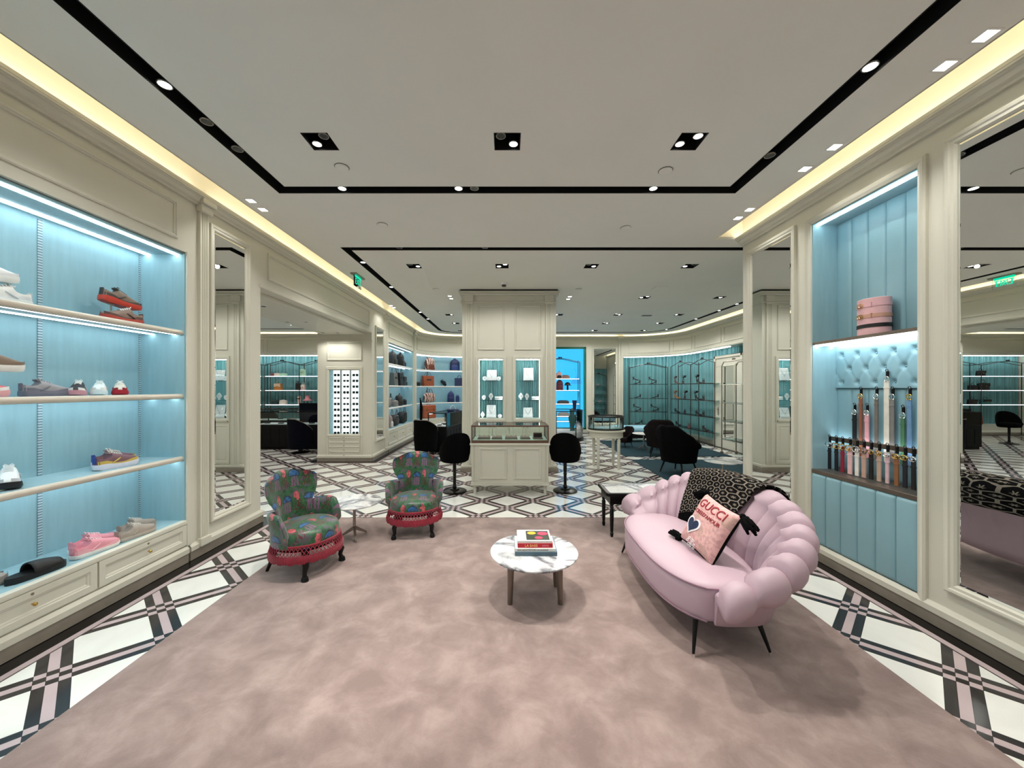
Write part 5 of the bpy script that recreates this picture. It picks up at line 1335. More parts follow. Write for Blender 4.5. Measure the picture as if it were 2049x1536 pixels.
# second shelf
sneaker('pink sneaker cut by the left edge on the second shelf', (Xs, PY(-135), S2), -4, [(240, 170, 172), (238, 128, 136), WHT, (240, 140, 148), (230, 120, 130), WHT])
riser('thin metal riser under the brown shoe on the second shelf', (Xs+.0, PY(-60), S2), .16)
sneaker('brown suede shoe raised at the left edge of the second shelf', (Xs+.02, PY(-105), S2+.175), -4, [WHT, (128, 108, 90), (110, 92, 78), (112, 94, 80), (104, 86, 72), (118, 98, 82)], pitch=-4)
sneaker('grey mesh sneaker on the second shelf', (Xs-.04, PY(40, Xs-.04), S2), -3, [(120, 116, 130), (156, 152, 156), (170, 166, 168), (120, 116, 120), (128, 122, 134), (110, 108, 122)], scale=.88)
sneaker('black and white sneaker with pink toe facing out on the second shelf', (Xs-.12, PY(192, Xs), S2), -136, [(214, 150, 160), (48, 40, 44), WHT, WHT, BLK, WHT], scale=.86)
sneaker('all white sneaker facing out between two others on the second shelf', (Xs-.12, PY(231, Xs), S2), -135, [(226, 238, 240), (232, 240, 240), (224, 236, 236), (230, 238, 238), WHT, WHT], scale=.86)
sneaker('white and red sneaker facing out at the right end of the second shelf', (Xs-.12, PY(268, Xs), S2), -133, [(176, 26, 44), (222, 214, 200), WHT, (60, 50, 54), BLK, (150, 30, 44)], scale=.86)
# third shelf
sneaker('black sneaker cut by the left edge on the third shelf', (Xs, PY(-135), S3), -4, [WHT, BLK, BLK, BLK, BLK, (130, 30, 40)])
sneaker('white running sneaker with black sole facing out on the third shelf', (Xs-.13, PY(52, Xs-.02), S3), -128, [(24, 26, 32), (236, 238, 238), (226, 230, 230), WHT, (200, 214, 222), (214, 220, 226)])
MC = [(226, 226, 240), (120, 86, 96), (214, 210, 200), (200, 170, 168), (48, 70, 150), (196, 170, 80)]
sneaker('multicoloured sneaker with blue heel on the third shelf, front of its pair', (Xs+.03, PY(188, Xs+.03), S3), -6, MC)
sneaker('multicoloured sneaker with blue heel on the third shelf, rear of its pair', (Xs-.09, PY(186, Xs-.09), S3), -6, MC)
# bottom shelf
sneaker('grey sneaker tip cut by the left edge on the bottom shelf', (Xs-.02, PY(-130), S0), -4, [(170, 164, 156), (162, 156, 150), WHT, (160, 150, 144), (150, 144, 138), (150, 144, 138)], False)
PK = [WHT, (232, 156, 170), (240, 200, 206), (236, 176, 186), (226, 150, 164), (236, 176, 186)]
sneaker('pink low sneaker on the bottom shelf, front of its pair', (Xs+.10, PY(142, Xs+.10), S0), -4, PK, False)
sneaker('pink low sneaker on the bottom shelf, rear of its pair', (Xs-.01, PY(140, Xs-.01), S0), -4, PK, False)
GY = [(186, 176, 164), (170, 160, 150), (206, 200, 192), (180, 170, 160), (150, 140, 130), (160, 150, 140)]
sneaker('grey suede low sneaker on the bottom shelf, front of its pair', (Xs+.11, PY(232, Xs+.11), S0), -3, GY, False)
sneaker('grey suede low sneaker on the bottom shelf, rear of its pair', (Xs, PY(236, Xs), S0), -3, GY, False)
t = thing('slide_sandal', 'black rubber slide sandal on the bottom shelf', 'shoe', (Xs+.09, PY(10, Xs+.09), S0), math.radians(-4))
G = []
for i in range(13):
    f = i/12; w_ = (.040+.012*math.sin(f*PI*.6))*math.sqrt(max(.04, 1-abs(2*f-1)**6)); G.append([(-w_*.96, f*.29, 0), (-w_*1.05, f*.29, .02), (-w_, f*.29, .042-.006*f), (w_, f*.29, .042-.006*f), (w_*1.05, f*.29, .02), (w_*.96, f*.29, 0)])
mb = MB().grid(G, closev=True); mb.f.append(list(range(6))); mb.f.append([72+k for k in range(6)][::-1]); mb.build('sole', mcol(18, 18, 20), t, smooth=50)
G = []
for i in range(9):
    f = i/8; y = .10+.15*f; h_ = .062-.028*f*f; w_ = .053-.006*f
    G.append([(w_*math.cos(PI*j/10), y+.0*j, .034+h_*math.sin(PI*j/10)) for j in range(11)])
MB().grid(G).build('strap', mcol(22, 22, 24), t, smooth=60, solid=.008)
# ------------------------------------------------------------------ bags
def rbox(mb, w, d, h, z0=0, rt=.25, taper=.9, n=10, m=14):       # soft upright body
    G = []
    for i in range(n+1):
        f = i/n; s = (1-(1-taper)*f)*(math.sqrt(max(.05, 1-((f-(1-rt))/rt)**2)) if f > 1-rt else 1); z = z0+h*f*(1 if f < 1 else 1)
        G.append([(w/2*s*math.copysign(abs(math.cos(a))**.45, math.cos(a)), d/2*s*math.copysign(abs(math.sin(a))**.55, math.sin(a)), z) for a in [2*PI*j/m for j in range(m)]])
    mb.grid(G, closev=True, flip=True); b = len(mb.v)-(n+1)*m; mb.f.append([b+j for j in range(m)][::-1]); mb.f.append([b+n*m+j for j in range(m)]); return mb
def hoop(w, h, z, y=0, r=.006, n=10): return MB().tube([(-w/2*math.cos(PI*i/n), y, z+h*math.sin(PI*i/n)) for i in range(n+1)], r, 6)
def bag(kind, label, loc, rz, w, d, h, m, m2='black_matte', group=None):
    t = thing({'tote': 'tote_bag', 'pack': 'backpack', 'duffel': 'duffel_bag', 'case': 'handbag', 'trunk': 'suitcase', 'pouch': 'pouch'}[kind], label, {'tote': 'bag', 'pack': 'backpack', 'duffel': 'bag', 'case': 'handbag', 'trunk': 'suitcase', 'pouch': 'pouch'}[kind], loc, math.radians(rz), group)
    m = mcol(*m) if isinstance(m, tuple) else m; m2 = mcol(*m2) if isinstance(m2, tuple) else m2
    if kind == 'tote':
        MB().add([(-w/2*.92, -d/2, 0), (w/2*.92, -d/2, 0), (w/2*.92, d/2, 0), (-w/2*.92, d/2, 0), (-w/2, -d*.32, h), (w/2, -d*.32, h), (w/2, d*.32, h), (-w/2, d*.32, h)], [(0, 3, 2, 1), (4, 5, 6, 7), (0, 1, 5, 4), (1, 2, 6, 5), (2, 3, 7, 6), (3, 0, 4, 7)]).build('body', m, t, smooth=0, bevel=.012)
        for y in (-d*.3, d*.3): hoop(w*.42, h*.42, h-.03, y).build('handle', m2, t)
        MB().box(-w*.2, -d*.45-.004, h*.55, w*.2, -d*.40, h*.68).build('label_patch', m2, t, smooth=0)
    elif kind == 'pack':
        rbox(MB(), w, d, h, 0, .35, .92).build('body', m, t, smooth=60)
        rbox(MB(), w*.72, d*.4, h*.45, .02, .3, .95).build('front_pocket', m2, t, smooth=60, loc=(0, -d*.42, 0))
        hoop(w*.22, .05, h-.012).build('handle', m2, t)
        for s in (-1, 1): MB().tube([(s*w*.25, d*.4, h*.9), (s*w*.36, d*.62, h*.55), (s*w*.34, d*.45, h*.1)], .010, 6).build('strap', m2, t)
    elif kind == 'duffel':
        G = []
        for i in range(13):
            f = -1+i/6; s = math.sqrt(max(.12, 1-abs(f)**5)); G.append([(w/2*f, d/2*s*math.copysign(abs(math.cos(a))**.7, math.cos(a)), h/2+h/2*s*math.copysign(abs(math.sin(a))**.6, math.sin(a))) for a in [2*PI*j/14 for j in range(14)]])
        mb = MB().grid(G, closev=True); mb.f.append(list(range(14))); mb.f.append([12*14+j for j in range(14)][::-1]); mb.build('body', m, t, smooth=60)
        for y in (-d*.3, d*.3): hoop(w*.36, h*.55, h*.86, y, .008).build('handle', m2, t)
        MB().tube([(-w*.4, 0, h+.002), (w*.4, 0, h+.002)], .005, 5).build('zip', 'steel', t)
        for s in (-1, 1): MB().box(s*w*.2-.012, -d*.5, h*.15, s*w*.2+.012, -d*.46, h*.85).build('strap', m2, t, smooth=0)
    elif kind == 'case':
        rbox(MB(), w, d, h, 0, .14, .88).build('body', m, t, smooth=50)
        hoop(w*.4, h*.42, h*.95).build('handle', m2, t)
        MB().box(-w*.4, -d*.5-.004, h*.5, w*.4, -d*.42, h*.93).build('flap', m2 if m2 != 'black_matte' else m, t, smooth=0, bevel=.01)
        MB().box(-.015, -d*.5-.010, h*.48, .015, -d*.5, h*.58).build('clasp', 'brass', t, smooth=0, bevel=.003)
    elif kind == 'trunk':
        MB().box(-w/2, -d/2, 0, w/2, d/2, h).build('body', m, t, smooth=0, bevel=.03)
        MB().box(-w/2-.002, -d/2-.002, h*.62, w/2+.002, d/2+.002, h*.65).build('seam', m2, t, smooth=0)
        hoop(w*.25, .035, h).build('handle', m2, t)
        for s in (-1, 1): MB().box(s*w*.3-.014, -d/2-.006, h*.55, s*w*.3+.014, -d/2, h*.72).build('clasp', 'brass', t, smooth=0, bevel=.002)
    else:
        rbox(MB(), w, d, h, 0, .3, .97).build('body', m, t, smooth=60)
        MB().tube([(-w*.4, 0, h), (w*.4, 0, h)], .004, 5).build('zip', m2, t)
    return t
DG, CH_, BK = (44, 46, 50), (30, 32, 36), (14, 14, 16)
g1 = 'black and grey bags on the straight bag shelving'
Xb = -3.13
def by(px): return Xb/(px-VX)*F
for kind, lab, px, z, w, d, h, m, m2 in (
    ('pack', 'large dark grey backpack on the top bag shelf', 785, B1, .36, .2, .38, DG, BK), ('pack', 'tall black backpack on the top bag shelf', 801, B1, .3, .2, .40, BK, CH_), ('pouch', 'small black pouch at the end of the top bag shelf', 809, B1, .14, .10, .18, BK, BK),
    ('tote', 'grey tote bag on the second bag shelf', 788, B2, .36, .16, .36, (96, 98, 96), BK), ('tote', 'black tote bag on the second bag shelf', 799, B2, .34, .18, .38, BK, BK), ('case', 'black shoulder bag on the second bag shelf', 806, B2, .34, .16, .30, (40, 46, 54), BK), ('pouch', 'small black purse at the end of the second bag shelf', 811, B2, .2, .10, .14, BK, BK),
    ('duffel', 'small light grey bag at the near end of the third bag shelf', 778, B3, .22, .16, .26, (150, 144, 140), BK), ('pouch', 'grey toiletry bag on the third bag shelf', 789, B3, .36, .16, .18, (120, 118, 118), BK), ('pack', 'black sling backpack on the third bag shelf', 799, B3, .3, .16, .32, (42, 34, 32), BK), ('pouch', 'black box pouch at the end of the third bag shelf', 809, B3, .2, .12, .17, BK, BK),
    ('pack', 'grey and white bag at the near end of the bottom bag shelf', 778, B0, .2, .18, .34, (150, 132, 128), (210, 206, 200)), ('duffel', 'dark grey duffel bag on the bottom bag shelf', 789, B0, .44, .22, .32, (48, 50, 54), BK), ('duffel', 'black weekend bag on the bottom bag shelf', 805, B0, .46, .22, .36, (22, 26, 28), BK)):
    bag(kind, lab, (Xb, by(px), z+.001), 90, w, d, h, m, m2, g1)
g2 = 'tan and navy bags on the curved shelving'
def onarc(px, R=1.48):      # point on the curved bay at picture column px
    k = (px-VX)/F; best = None
    for i in range(0, 900):
        a = math.radians(90+i*.1); x = -1.65+R*math.cos(a); y = 11.9+R*math.sin(a)
        e = abs(x/y-k)
        if best is None or e < best[0]: best = (e, x, y, math.degrees(a))
    return best[1:]
NV, TN = (20, 38, 84), (160, 82, 48)
for kind, lab, px, z, w, d, h, m, m2 in (
    ('pack', 'cream and brown striped backpack on the curved top shelf', 860, B1, .36, .2, .44, 'stripe', (120, 62, 46)), ('pack', 'navy blue backpack on the curved top shelf', 910, B1, .36, .18, .42, NV, (36, 62, 124)),
    ('tote', 'tan leather tote on the curved second shelf', 856, B2, .46, .18, .36, TN, (60, 40, 34)), ('tote', 'navy tote at the right end of the curved second shelf', 919, B2, .34, .16, .30, NV, NV),
    ('duffel', 'striped tan duffel on the curved third shelf', 859, B3, .46, .24, .34, 'stripe', (90, 44, 34)), ('pack', 'navy backpack on the curved third shelf', 902, B3, .25, .18, .38, (28, 44, 100), NV), ('pouch', 'small navy bag on the curved third shelf', 915.5, B3, .13, .12, .26, (32, 48, 104), NV),
    ('trunk', 'tan leather suitcase on the curved bottom shelf', 857, B0, .50, .24, .46, (168, 84, 48), (120, 58, 36)), ('duffel', 'navy and white duffel on the curved bottom shelf', 906, B0, .56, .24, .30, NV, (220, 224, 230))):
    x, y, a = onarc(px); bag(kind, lab, (x, y, z+.001), a-90, w, d, h, m, m2, g2)
x, y, a = onarc(891); sneaker('black shoe propped on the curved second shelf', (x, y, B2), a-60, [BLK, (30, 36, 50), BLK, BLK, BLK, BLK], True, 'shoes among the bags', pitch=40)
x, y, a = onarc(836); bag('pouch', 'dark belt bag at the left end of the curved second shelf', (x, y, B2+.001), a-90, .2, .1, .14, BK, BK, g2)
t = thing('queue_post', 'thin black umbrella stand pole beside the curved shelving', 'stand', (-2.72, 11.55, 0))
MB().lathe([(.09, 0), (.09, .012), (.012, .02), (.012, 1.25), (.02, 1.26), (.02, 1.29)], 16).build('pole', 'black_matte', t)
MB().tube([(.02, 0, 1.24), (.05, -.02, 1.0), (.045, -.02, .7), (.03, -.01, .25)], [.012, .035, .03, .008], 8).build('umbrella', 'velvet_black', t)

# ------------------------------------------------------------------ dark glass counters with tub chairs, centre left and side room
def dark_counter(label, loc, rz, w, d, body='black_matte', items=True):
    t = thing('glass_counter', label, 'display case', loc, math.radians(rz)); h = .98
    MB().box(-w/2, -d/2, .06, w/2, d/2, .62).build('body', body, t, smooth=0, bevel=.01)
    for k in range(int(w/.22)): MB().box(-w/2+.05+k*.22, -d/2-.008, .14, -w/2+.19+k*.22, -d/2, .54).build('front_panel', body, t, smooth=0, bevel=.006)
    MB().box(-w/2+.03, -d/2+.03, 0, w/2-.03, d/2-.03, .06).build('toe_kick', 'black_matte', t, smooth=0)
    q = MB(); f_ = .02
    for z in (.62, h-.02):
        q.box(-w/2, -d/2, z, w/2, -d/2+f_, z+.02).box(-w/2, d/2-f_, z, w/2, d/2, z+.02).box(-w/2, -d/2+f_, z, -w/2+f_, d/2-f_, z+.02).box(w/2-f_, -d/2+f_, z, w/2, d/2-f_, z+.02)
    for x in (-w/2, w/2-f_):
        for y in (-d/2, d/2-f_): q.box(x, y, .64, x+f_, y+f_, h-.02)
    q.build('case_frame', 'black_gloss', t, smooth=0)
    MB().box(-w/2+f_, -d/2+f_, .64, w/2-f_, d/2-f_, .655).build('case_bed', mcol(214, 220, 224), t, smooth=0)
    MB().box(-w/2+f_, -d/2+f_, h-.012, w/2-f_, d/2-f_, h-.006).build('glass_top', 'glass', t, smooth=0)
    MB().box(-w/2+f_, -d/2+.006, .64, w/2-f_, -d/2+.010, h-.02).build('glass_pane', 'glass', t, smooth=0)
    MB().box(-w/2+f_, d/2-.05, h-.035, w/2-f_, d/2-.03, h-.022).build('light_strip', 'led_soft', t, smooth=0)
    return t
def wallets(prefix, loc, rz, pos, z=.656):
    random.seed(len(prefix)); R_ = Matrix.Rotation(math.radians(rz), 4, 'Z')
    for k, (x, y) in enumerate(pos):
        p = R_ @ Vector((x, y, 0)); t = thing('wallet', 'small leather wallet %s in the %s' % (['at the left end', 'left of the middle', 'in the middle', 'right of the middle', 'at the right end'][k], prefix), 'wallet', (loc[0]+p.x, loc[1]+p.y, z), math.radians(rz+random.uniform(-15, 15)), 'wallets in the glass counters')
        c_ = random.choice([(40, 34, 34), (220, 214, 206), (150, 136, 128), (90, 70, 60)])
        MB().box(-.06, -.045, 0, .06, .045, .022).build('body', mcol(*c_), t, smooth=0, bevel=.006); MB().box(-.061, -.046, .010, .061, -.01, .026).build('flap', mcol(*c_), t, smooth=0, bevel=.004)
def tub_chair(label, loc, rz, m='velvet_black', pip='pewter', s=1.0):
    t = thing('tub_chair', label, 'chair', loc, math.radians(rz)); t.scale = (s,)*3
    MB().lathe([(.17, .10), (.24, .12), (.26, .20), (.26, .42), (.24, .455), (.12, .47), (.001, .47)], 28).build('seat', m, t, smooth=60)
    G = []
    for i in range(29):
        a = math.radians(-40+260*i/28); f = abs(i/14-1); zt_ = .86-.30*max(0, (f-.25)/.75)**1.3
        G.append([(r*math.cos(a), r*math.sin(a), z) for r, z in ((.22, .12), (.235, .4), (.245, zt_-.02), (.262, zt_), (.284, zt_-.01), (.282, .4), (.26, .12))])
    mb = MB().grid(G, closev=True); mb.f.append(list(range(7))); mb.f.append([28*7+j for j in range(7)][::-1]); mb.build('backrest', m, t, smooth=60)
    MB().tube([g_[4] for g_ in G], .007, 5).build('piping', pip, t)
    MB().tube([tuple(Vector(g_[6])*1.01+Vector((0, 0, .30))) for g_ in G], .006, 5).build('piping', pip, t)
    MB().lathe([(.2, 0), (.2, .015), (.05, .03), (.05, .12)], 24).build('base', 'black_gloss', t)
    return t
dark_counter('black glass-topped counter in front of the curved bag shelving', (-1.62, 9.75, 0), 78, 1.15, .5)
wallets('counter before the curved bag shelving', (-1.62, 9.75, 0), 78, [(-.42, 0), (-.2, -.06), (.0, .05), (.2, -.02), (.42, .04)])
tub_chair('black tub chair with pale piping at the counter before the curved bag shelving', (-1.95, 8.86, 0), 160)
# side room
dark_counter('black display counter with navy screen back in the side room', (-5.62, 9.9, 0), 0, 1.9, .55)
wallets('side room counter nearest the passage', (-5.62, 9.9, 0), 0, [(-.8, 0), (-.4, -.05), (.0, .05), (.4, -.02), (.8, .04)])
dark_counter('second black display counter deeper in the side room', (-6.9, 11.2, 0), 0, 2.1, .5)
wallets('deeper side room counter', (-6.9, 11.2, 0), 0, [(-.85, 0), (-.4, -.05), (.0, .05), (.4, -.02), (.85, .04)])
t = thing('counter_screen', 'navy upholstered screen standing behind the side room counter', 'screen', (-5.25, 10.35, 0)); MB().box(-.55, -.03, 0, .55, .03, 1.18).build('panel', 'velvet_navy', t, smooth=0, bevel=.012); MB().box(-.57, -.06, 0, .57, .06, .05).build('foot', 'black_matte', t, smooth=0)
tub_chair('black swivel chair with pale piping in the side room seen through the passage', (-5.12, 9.15, 0), 150, 'velvet_navy')
tub_chair('black chair at the far end of the side room counter', (-7.7, 11.9, 0), 200)
stool('black tub stool in the side room seen in the large mirror', (-8.6, 10.6, 0), 30)
dark_counter('black counter at the left of the side room seen in the large mirror', (-10.2, 10.4, 0), 0, 1.5, .5)

# ------------------------------------------------------------------ tube racks
def rack(label, a, b, shelves, ztop, nb=2, depth=.3, m='gunmetal', shelf_m='white_gloss', lit=True, bow=True, wheels=False):
    a = Vector((a[0], a[1], 0)); b = Vector((b[0], b[1], 0)); u = (b-a).normalized(); L = (b-a).length
    t = thing('display_rack', label, 'rack', tuple(a), math.atan2(u.y, u.x))       # local x along rack, +y towards the wall
    w = L/nb
    for k in range(nb+1):
        for y in (0, depth):
            MB().cyl((w*k, y, 0), (w*k, y, ztop-.12 if y == 0 else ztop-.05), .012, .012, 8).build('post', m, t)
    for k in range(nb):
        for y in (0, depth):
            pts = [(w*k, y, ztop-.12)]+[(w*k+w*f, y, ztop-.12+.12*math.sin(PI*f)**1.5 if bow else ztop-.02) for f in [i/12 for i in range(1, 12)]]+[(w*k+w, y, ztop-.12)]
            MB().tube(pts, .011, 6).build('top_rail', m, t)
        for s in (-1, 1): MB().ball((w*k+w/2+s*.035, 0, ztop+.03), .034, .014, .026, n=8, m=6).build('bow', m, t)
        for z in shelves:
            s_ = MB().box(w*k+.012, .0, z-.018, w*k+w-.012, depth, z).build('shelf', shelf_m, t, smooth=0)
            MB().tube([(w*k, -.004, z-.02), (w*k+w, -.004, z-.02)], .010, 6).build('shelf_rail', m, s_)
            if lit: MB().box(w*k+.02, -.006, z-.012, w*k+w-.02, -.002, z+.002).build('light_strip', 'led_soft', s_, smooth=0)
    if wheels:
        for k in range(nb+1):
            for y in (0, depth): MB().lathe([(.02, 0), (.035, .01), (.035, .05), (.02, .06)], 10, c=(w*k, y)).build('castor', m, t)
    return t
RS = (.62, 1.05, 1.52, 1.99)
rack('tube rack with lit shelves of handbags at the left of the side room curtain', (-8.0, 12.2), (-5.72, 12.2), RS[1:], 2.48, 2)
rack('tube rack at the right end of the side room curtain', (-5.66, 12.2), (-4.5, 12.2), RS[1:], 2.48, 1)
rack('tube rack with lit shelves of dark bags seen in the large mirror', (-11.6, 12.2), (-8.1, 12.2), RS[1:], 2.48, 2)
g3 = 'handbags on the side room racks'
def lx(px, y=12.35): return (px-VX)/F*y
for kind, lab, px, z, w, d, h, m, m2 in (
    ('pouch', 'dark pink clutch on the top rack shelf in the side room', 547, RS[3], .18, .12, .10, (120, 60, 70), BK), ('pouch', 'cream clutch on the top rack shelf in the side room', 555, RS[3], .22, .12, .11, (224, 214, 200), BK), ('pouch', 'mint green clutch on the top rack shelf in the side room', 567, RS[3], .24, .12, .11, (170, 214, 190), BK),
    ('case', 'mint green hobo bag on the top rack shelf in the side room', 605.5, RS[3], .22, .12, .24, (176, 216, 190), (176, 216, 190)),
    ('case', 'caramel handbag on the middle rack shelf in the side room', 557, RS[2], .26, .16, .24, (186, 118, 52), (230, 200, 170)), ('tote', 'black handbag on the middle rack shelf in the side room', 596.5, RS[2], .14, .12, .24, BK, BK), ('case', 'pink and cream handbag on the middle rack shelf in the side room', 607, RS[2], .15, .12, .20, (214, 180, 176), (236, 226, 214)),
    ('pouch', 'dark green box bag on the lower rack shelf in the side room', 551, RS[1], .24, .14, .16, (28, 52, 50), BK), ('pouch', 'white patterned bag on the lower rack shelf in the side room', 567, RS[1], .24, .14, .16, (220, 210, 200), BK)):
    bag(kind, lab, (lx(px), 12.35, z+.001), 0, w, d, h, m, m2, g3)
t = thing('glasses_stand', 'pale mannequin head stand wearing dark sunglasses on the lower rack shelf', 'stand', (lx(599), 12.35, RS[1]))
MB().lathe([(.06, 0), (.05, .02), (.045, .12), (.06, .17), (.065, .22), (.05, .27), (.01, .30)], 14).build('head', mcol(222, 196, 190), t); MB().box(-.06, -.075, .18, -.006, -.06, .215).box(.006, -.075, .18, .06, -.06, .215).box(-.01, -.072, .20, .01, -.066, .208).build('sunglasses', 'lens', t, smooth=0)
t = thing('sun_hat', 'pink brimmed hat on a stand on the lower rack shelf', 'hat', (lx(614.5), 12.38, RS[1]))
MB().cyl((0, 0, 0), (0, 0, .12), .012, .012, 8).build('stand', 'gunmetal', t); MB().lathe([(.15, .13), (.13, .15), (.08, .19), (.07, .26), (.05, .30), (0, .31)], 20, cap=False).lathe([(0, .125), (.15, .128)], 20, cap=False).build('hat', mcol(228, 150, 160), t, smooth=60)
def mirror_x(px, y=12.35): return 2*XR-(px-VX)/F*y
for kind, lab, px, z, w, d, h, m, m2 in (('case', 'small black handbag on the top shelf seen in the large mirror', 1963, RS[3], .26, .14, .20, BK, BK), ('case', 'black handbag on the second shelf seen in the large mirror', 1947, RS[2], .28, .14, .18, BK, BK), ('case', 'large black handbag on the second shelf seen in the large mirror', 1968, RS[2], .36, .16, .26, BK, BK),
                                        ('case', 'black bag on the third shelf seen in the large mirror', 1946, RS[1], .28, .14, .18, BK, BK), ('case', 'teal bag on the third shelf seen in the large mirror', 1972, RS[1], .34, .14, .18, (30, 90, 90), BK)):
    bag(kind, lab, (mirror_x(px), 12.35, z+.001), 0, w, d, h, m, m2, g3)
bag('tote', 'rust red handbag under the racks seen in the large mirror', (mirror_x(1955, 12.7), 12.72, .361), 0, .34, .16, .28, (150, 56, 34), (120, 44, 28), g3)

# right-hand shoe racks
RR = (.38, .80, 1.26, 1.74)
rack('tube shoe rack against the teal curtain beside the back mirror', (4.22, 12.72), (5.42, 12.50), RR, 2.42, 1, .28, 'gunmetal', 'glass_teal', False)
rack('tube shoe rack following the curved curtain to the right', (5.44, 12.30), (5.62, 10.02), RR, 2.42, 2, .26, 'gunmetal', 'glass_teal', False)
g4 = 'dark shoes on the curtain racks'
HEEL = {}
def pump(label, loc, rz, m, raised=0):
    t = thing('heeled_shoe', label, 'shoe', loc, math.radians(rz), g4); t.rotation_euler.x = math.radians(raised)
    if not HEEL:
        G = []
        for i in range(11):
            f = i/10; y = f*.23; zb_ = .075*max(0, 1-f/.62)**1.2; w_ = .022+.014*math.sin(min(1, f/.8)*PI*.6); w_ *= math.sqrt(max(.05, 1-max(0, (f-.8)/.2)**2))
            hh = .055 if f < .18 else .022 if f < .55 else .036-.024*(f-.55)/.45
            G.append([(-w_, y, zb_), (-w_*1.05, y, zb_+hh), (-w_*.4, y, zb_+(hh if f > .55 else .012)), (w_*.4, y, zb_+(hh if f > .55 else .012)), (w_*1.05, y, zb_+hh), (w_, y, zb_)])
        mb = MB().grid(G, closev=True); mb.f.append(list(range(6))); mb.f.append([60+k for k in range(6)][::-1]); HEEL['body'] = mb
        HEEL['heel'] = MB().tube([(0, .018, .08), (0, .012, .03), (0, .012, 0)], [.018, .011, .008], 8); HEEL['strap'] = MB().tube([(-.03, .03, .12), (-.02, .06, .135), (.02, .06, .135), (.03, .03, .12), (0, -.005, .12)], .004, 5, closed=True)
    HEEL['body'].build('upper', m, t, smooth=50); HEEL['heel'].build('heel', m, t); HEEL['strap'].build('strap', m, t)
    return t
zz = {0: RR[3], 1: RR[2], 2: RR[1], 3: RR[0]}; rown = ['top', 'second', 'third', 'bottom']
for r_, px, c_, lab in ((0, 1272, (54, 30, 34), 'left'), (0, 1304, (54, 30, 34), 'right'), (1, 1273, (30, 26, 28), 'left'), (1, 1308, (34, 30, 32), 'right'), (2, 1273, (40, 26, 30), 'left'), (2, 1308, (34, 26, 30), 'right'), (3, 1276, (20, 20, 22), 'left'), (3, 1308, (20, 20, 22), 'right')):
    y = 12.75; x = (px-VX)/F*y
    if r_ in (0, 2):
        t = thing('shoe_riser', 'low metal riser on the %s shelf, %s side, rack beside the back mirror' % (rown[r_], lab), 'stand', (x, y, zz[r_])); MB().lathe([(.05, 0), (.05, .006), (.008, .01), (.008, .085), (.03, .09)], 12).build('stand', 'gunmetal', t)
        pump('heeled shoe raised on the %s shelf, %s side, rack beside the back mirror' % (rown[r_], lab), (x-.10, y, zz[r_]+.12), -90, mcol(*c_), 0)
    pump('heeled shoe lying on the %s shelf, %s side, rack beside the back mirror' % (rown[r_], lab), (x+.13, y-.09, zz[r_]), 80, mcol(*c_))
for r_, px, c_, k in ((0, 1348, (120, 84, 80), 0), (0, 1368, (60, 60, 56), 1), (0, 1394, (40, 34, 36), 2), (0, 1408, (44, 40, 44), 3), (1, 1346, (170, 104, 60), 0), (1, 1371, (60, 40, 44), 1), (1, 1391, (40, 36, 36), 2), (1, 1408, (36, 34, 34), 3), (2, 1347, (30, 28, 30), 0), (2, 1371, (36, 30, 32), 1), (2, 1392, (34, 24, 28), 2), (2, 1408, (30, 26, 30), 3), (3, 1352, (26, 24, 26), 0), (3, 1380, (120, 60, 66), 1), (3, 1406, (60, 36, 40), 2)):
    # along the second rack
    best = min(((abs((5.44+.18*f/100+.13)/(12.30-2.28*f/100)-(px-VX)/F), f) for f in range(101)))[1]/100
    x, y = 5.44+.18*best+.13, 12.30-2.28*best
    w_ = ['farthest', 'second farthest', 'third farthest', 'nearest'][k]
    pump('%s heeled shoe on the %s shelf of the curved-wall rack' % (w_, rown[r_]), (x, y, zz[r_]), 150 if k % 2 else 200, mcol(*c_))
    if r_ in (0, 1) and k < 3: pump('%s propped shoe on the %s shelf of the curved-wall rack' % (w_, rown[r_]), (x+.04, y+.08, zz[r_]+.12), 170, mcol(*c_), 35)
rack('tube shoe rack on the near wall, seen in the back mirror', (5.7, 5.12), (3.9, 5.12), RR, 2.42, 2, .28, 'gunmetal', 'glass_teal', False)
for k_, (x, z) in enumerate(((5.3, RR[3]), (4.9, RR[2]), (5.4, RR[1]), (4.6, RR[3]))): pump('pale heeled shoe, %s on the rack seen only in the back mirror' % ['upper left', 'middle left', 'lower left', 'upper right'][k_], (x, 5.0, z), 60, mcol(200, 170, 160))
rack('rolling metal garment rack in front of the door at the right', (5.25, 9.05), (5.25, 8.1), (.38, .82, 1.26, 1.70), 2.25, 1, .35, 'pewter', 'glass_teal', False, False, True)

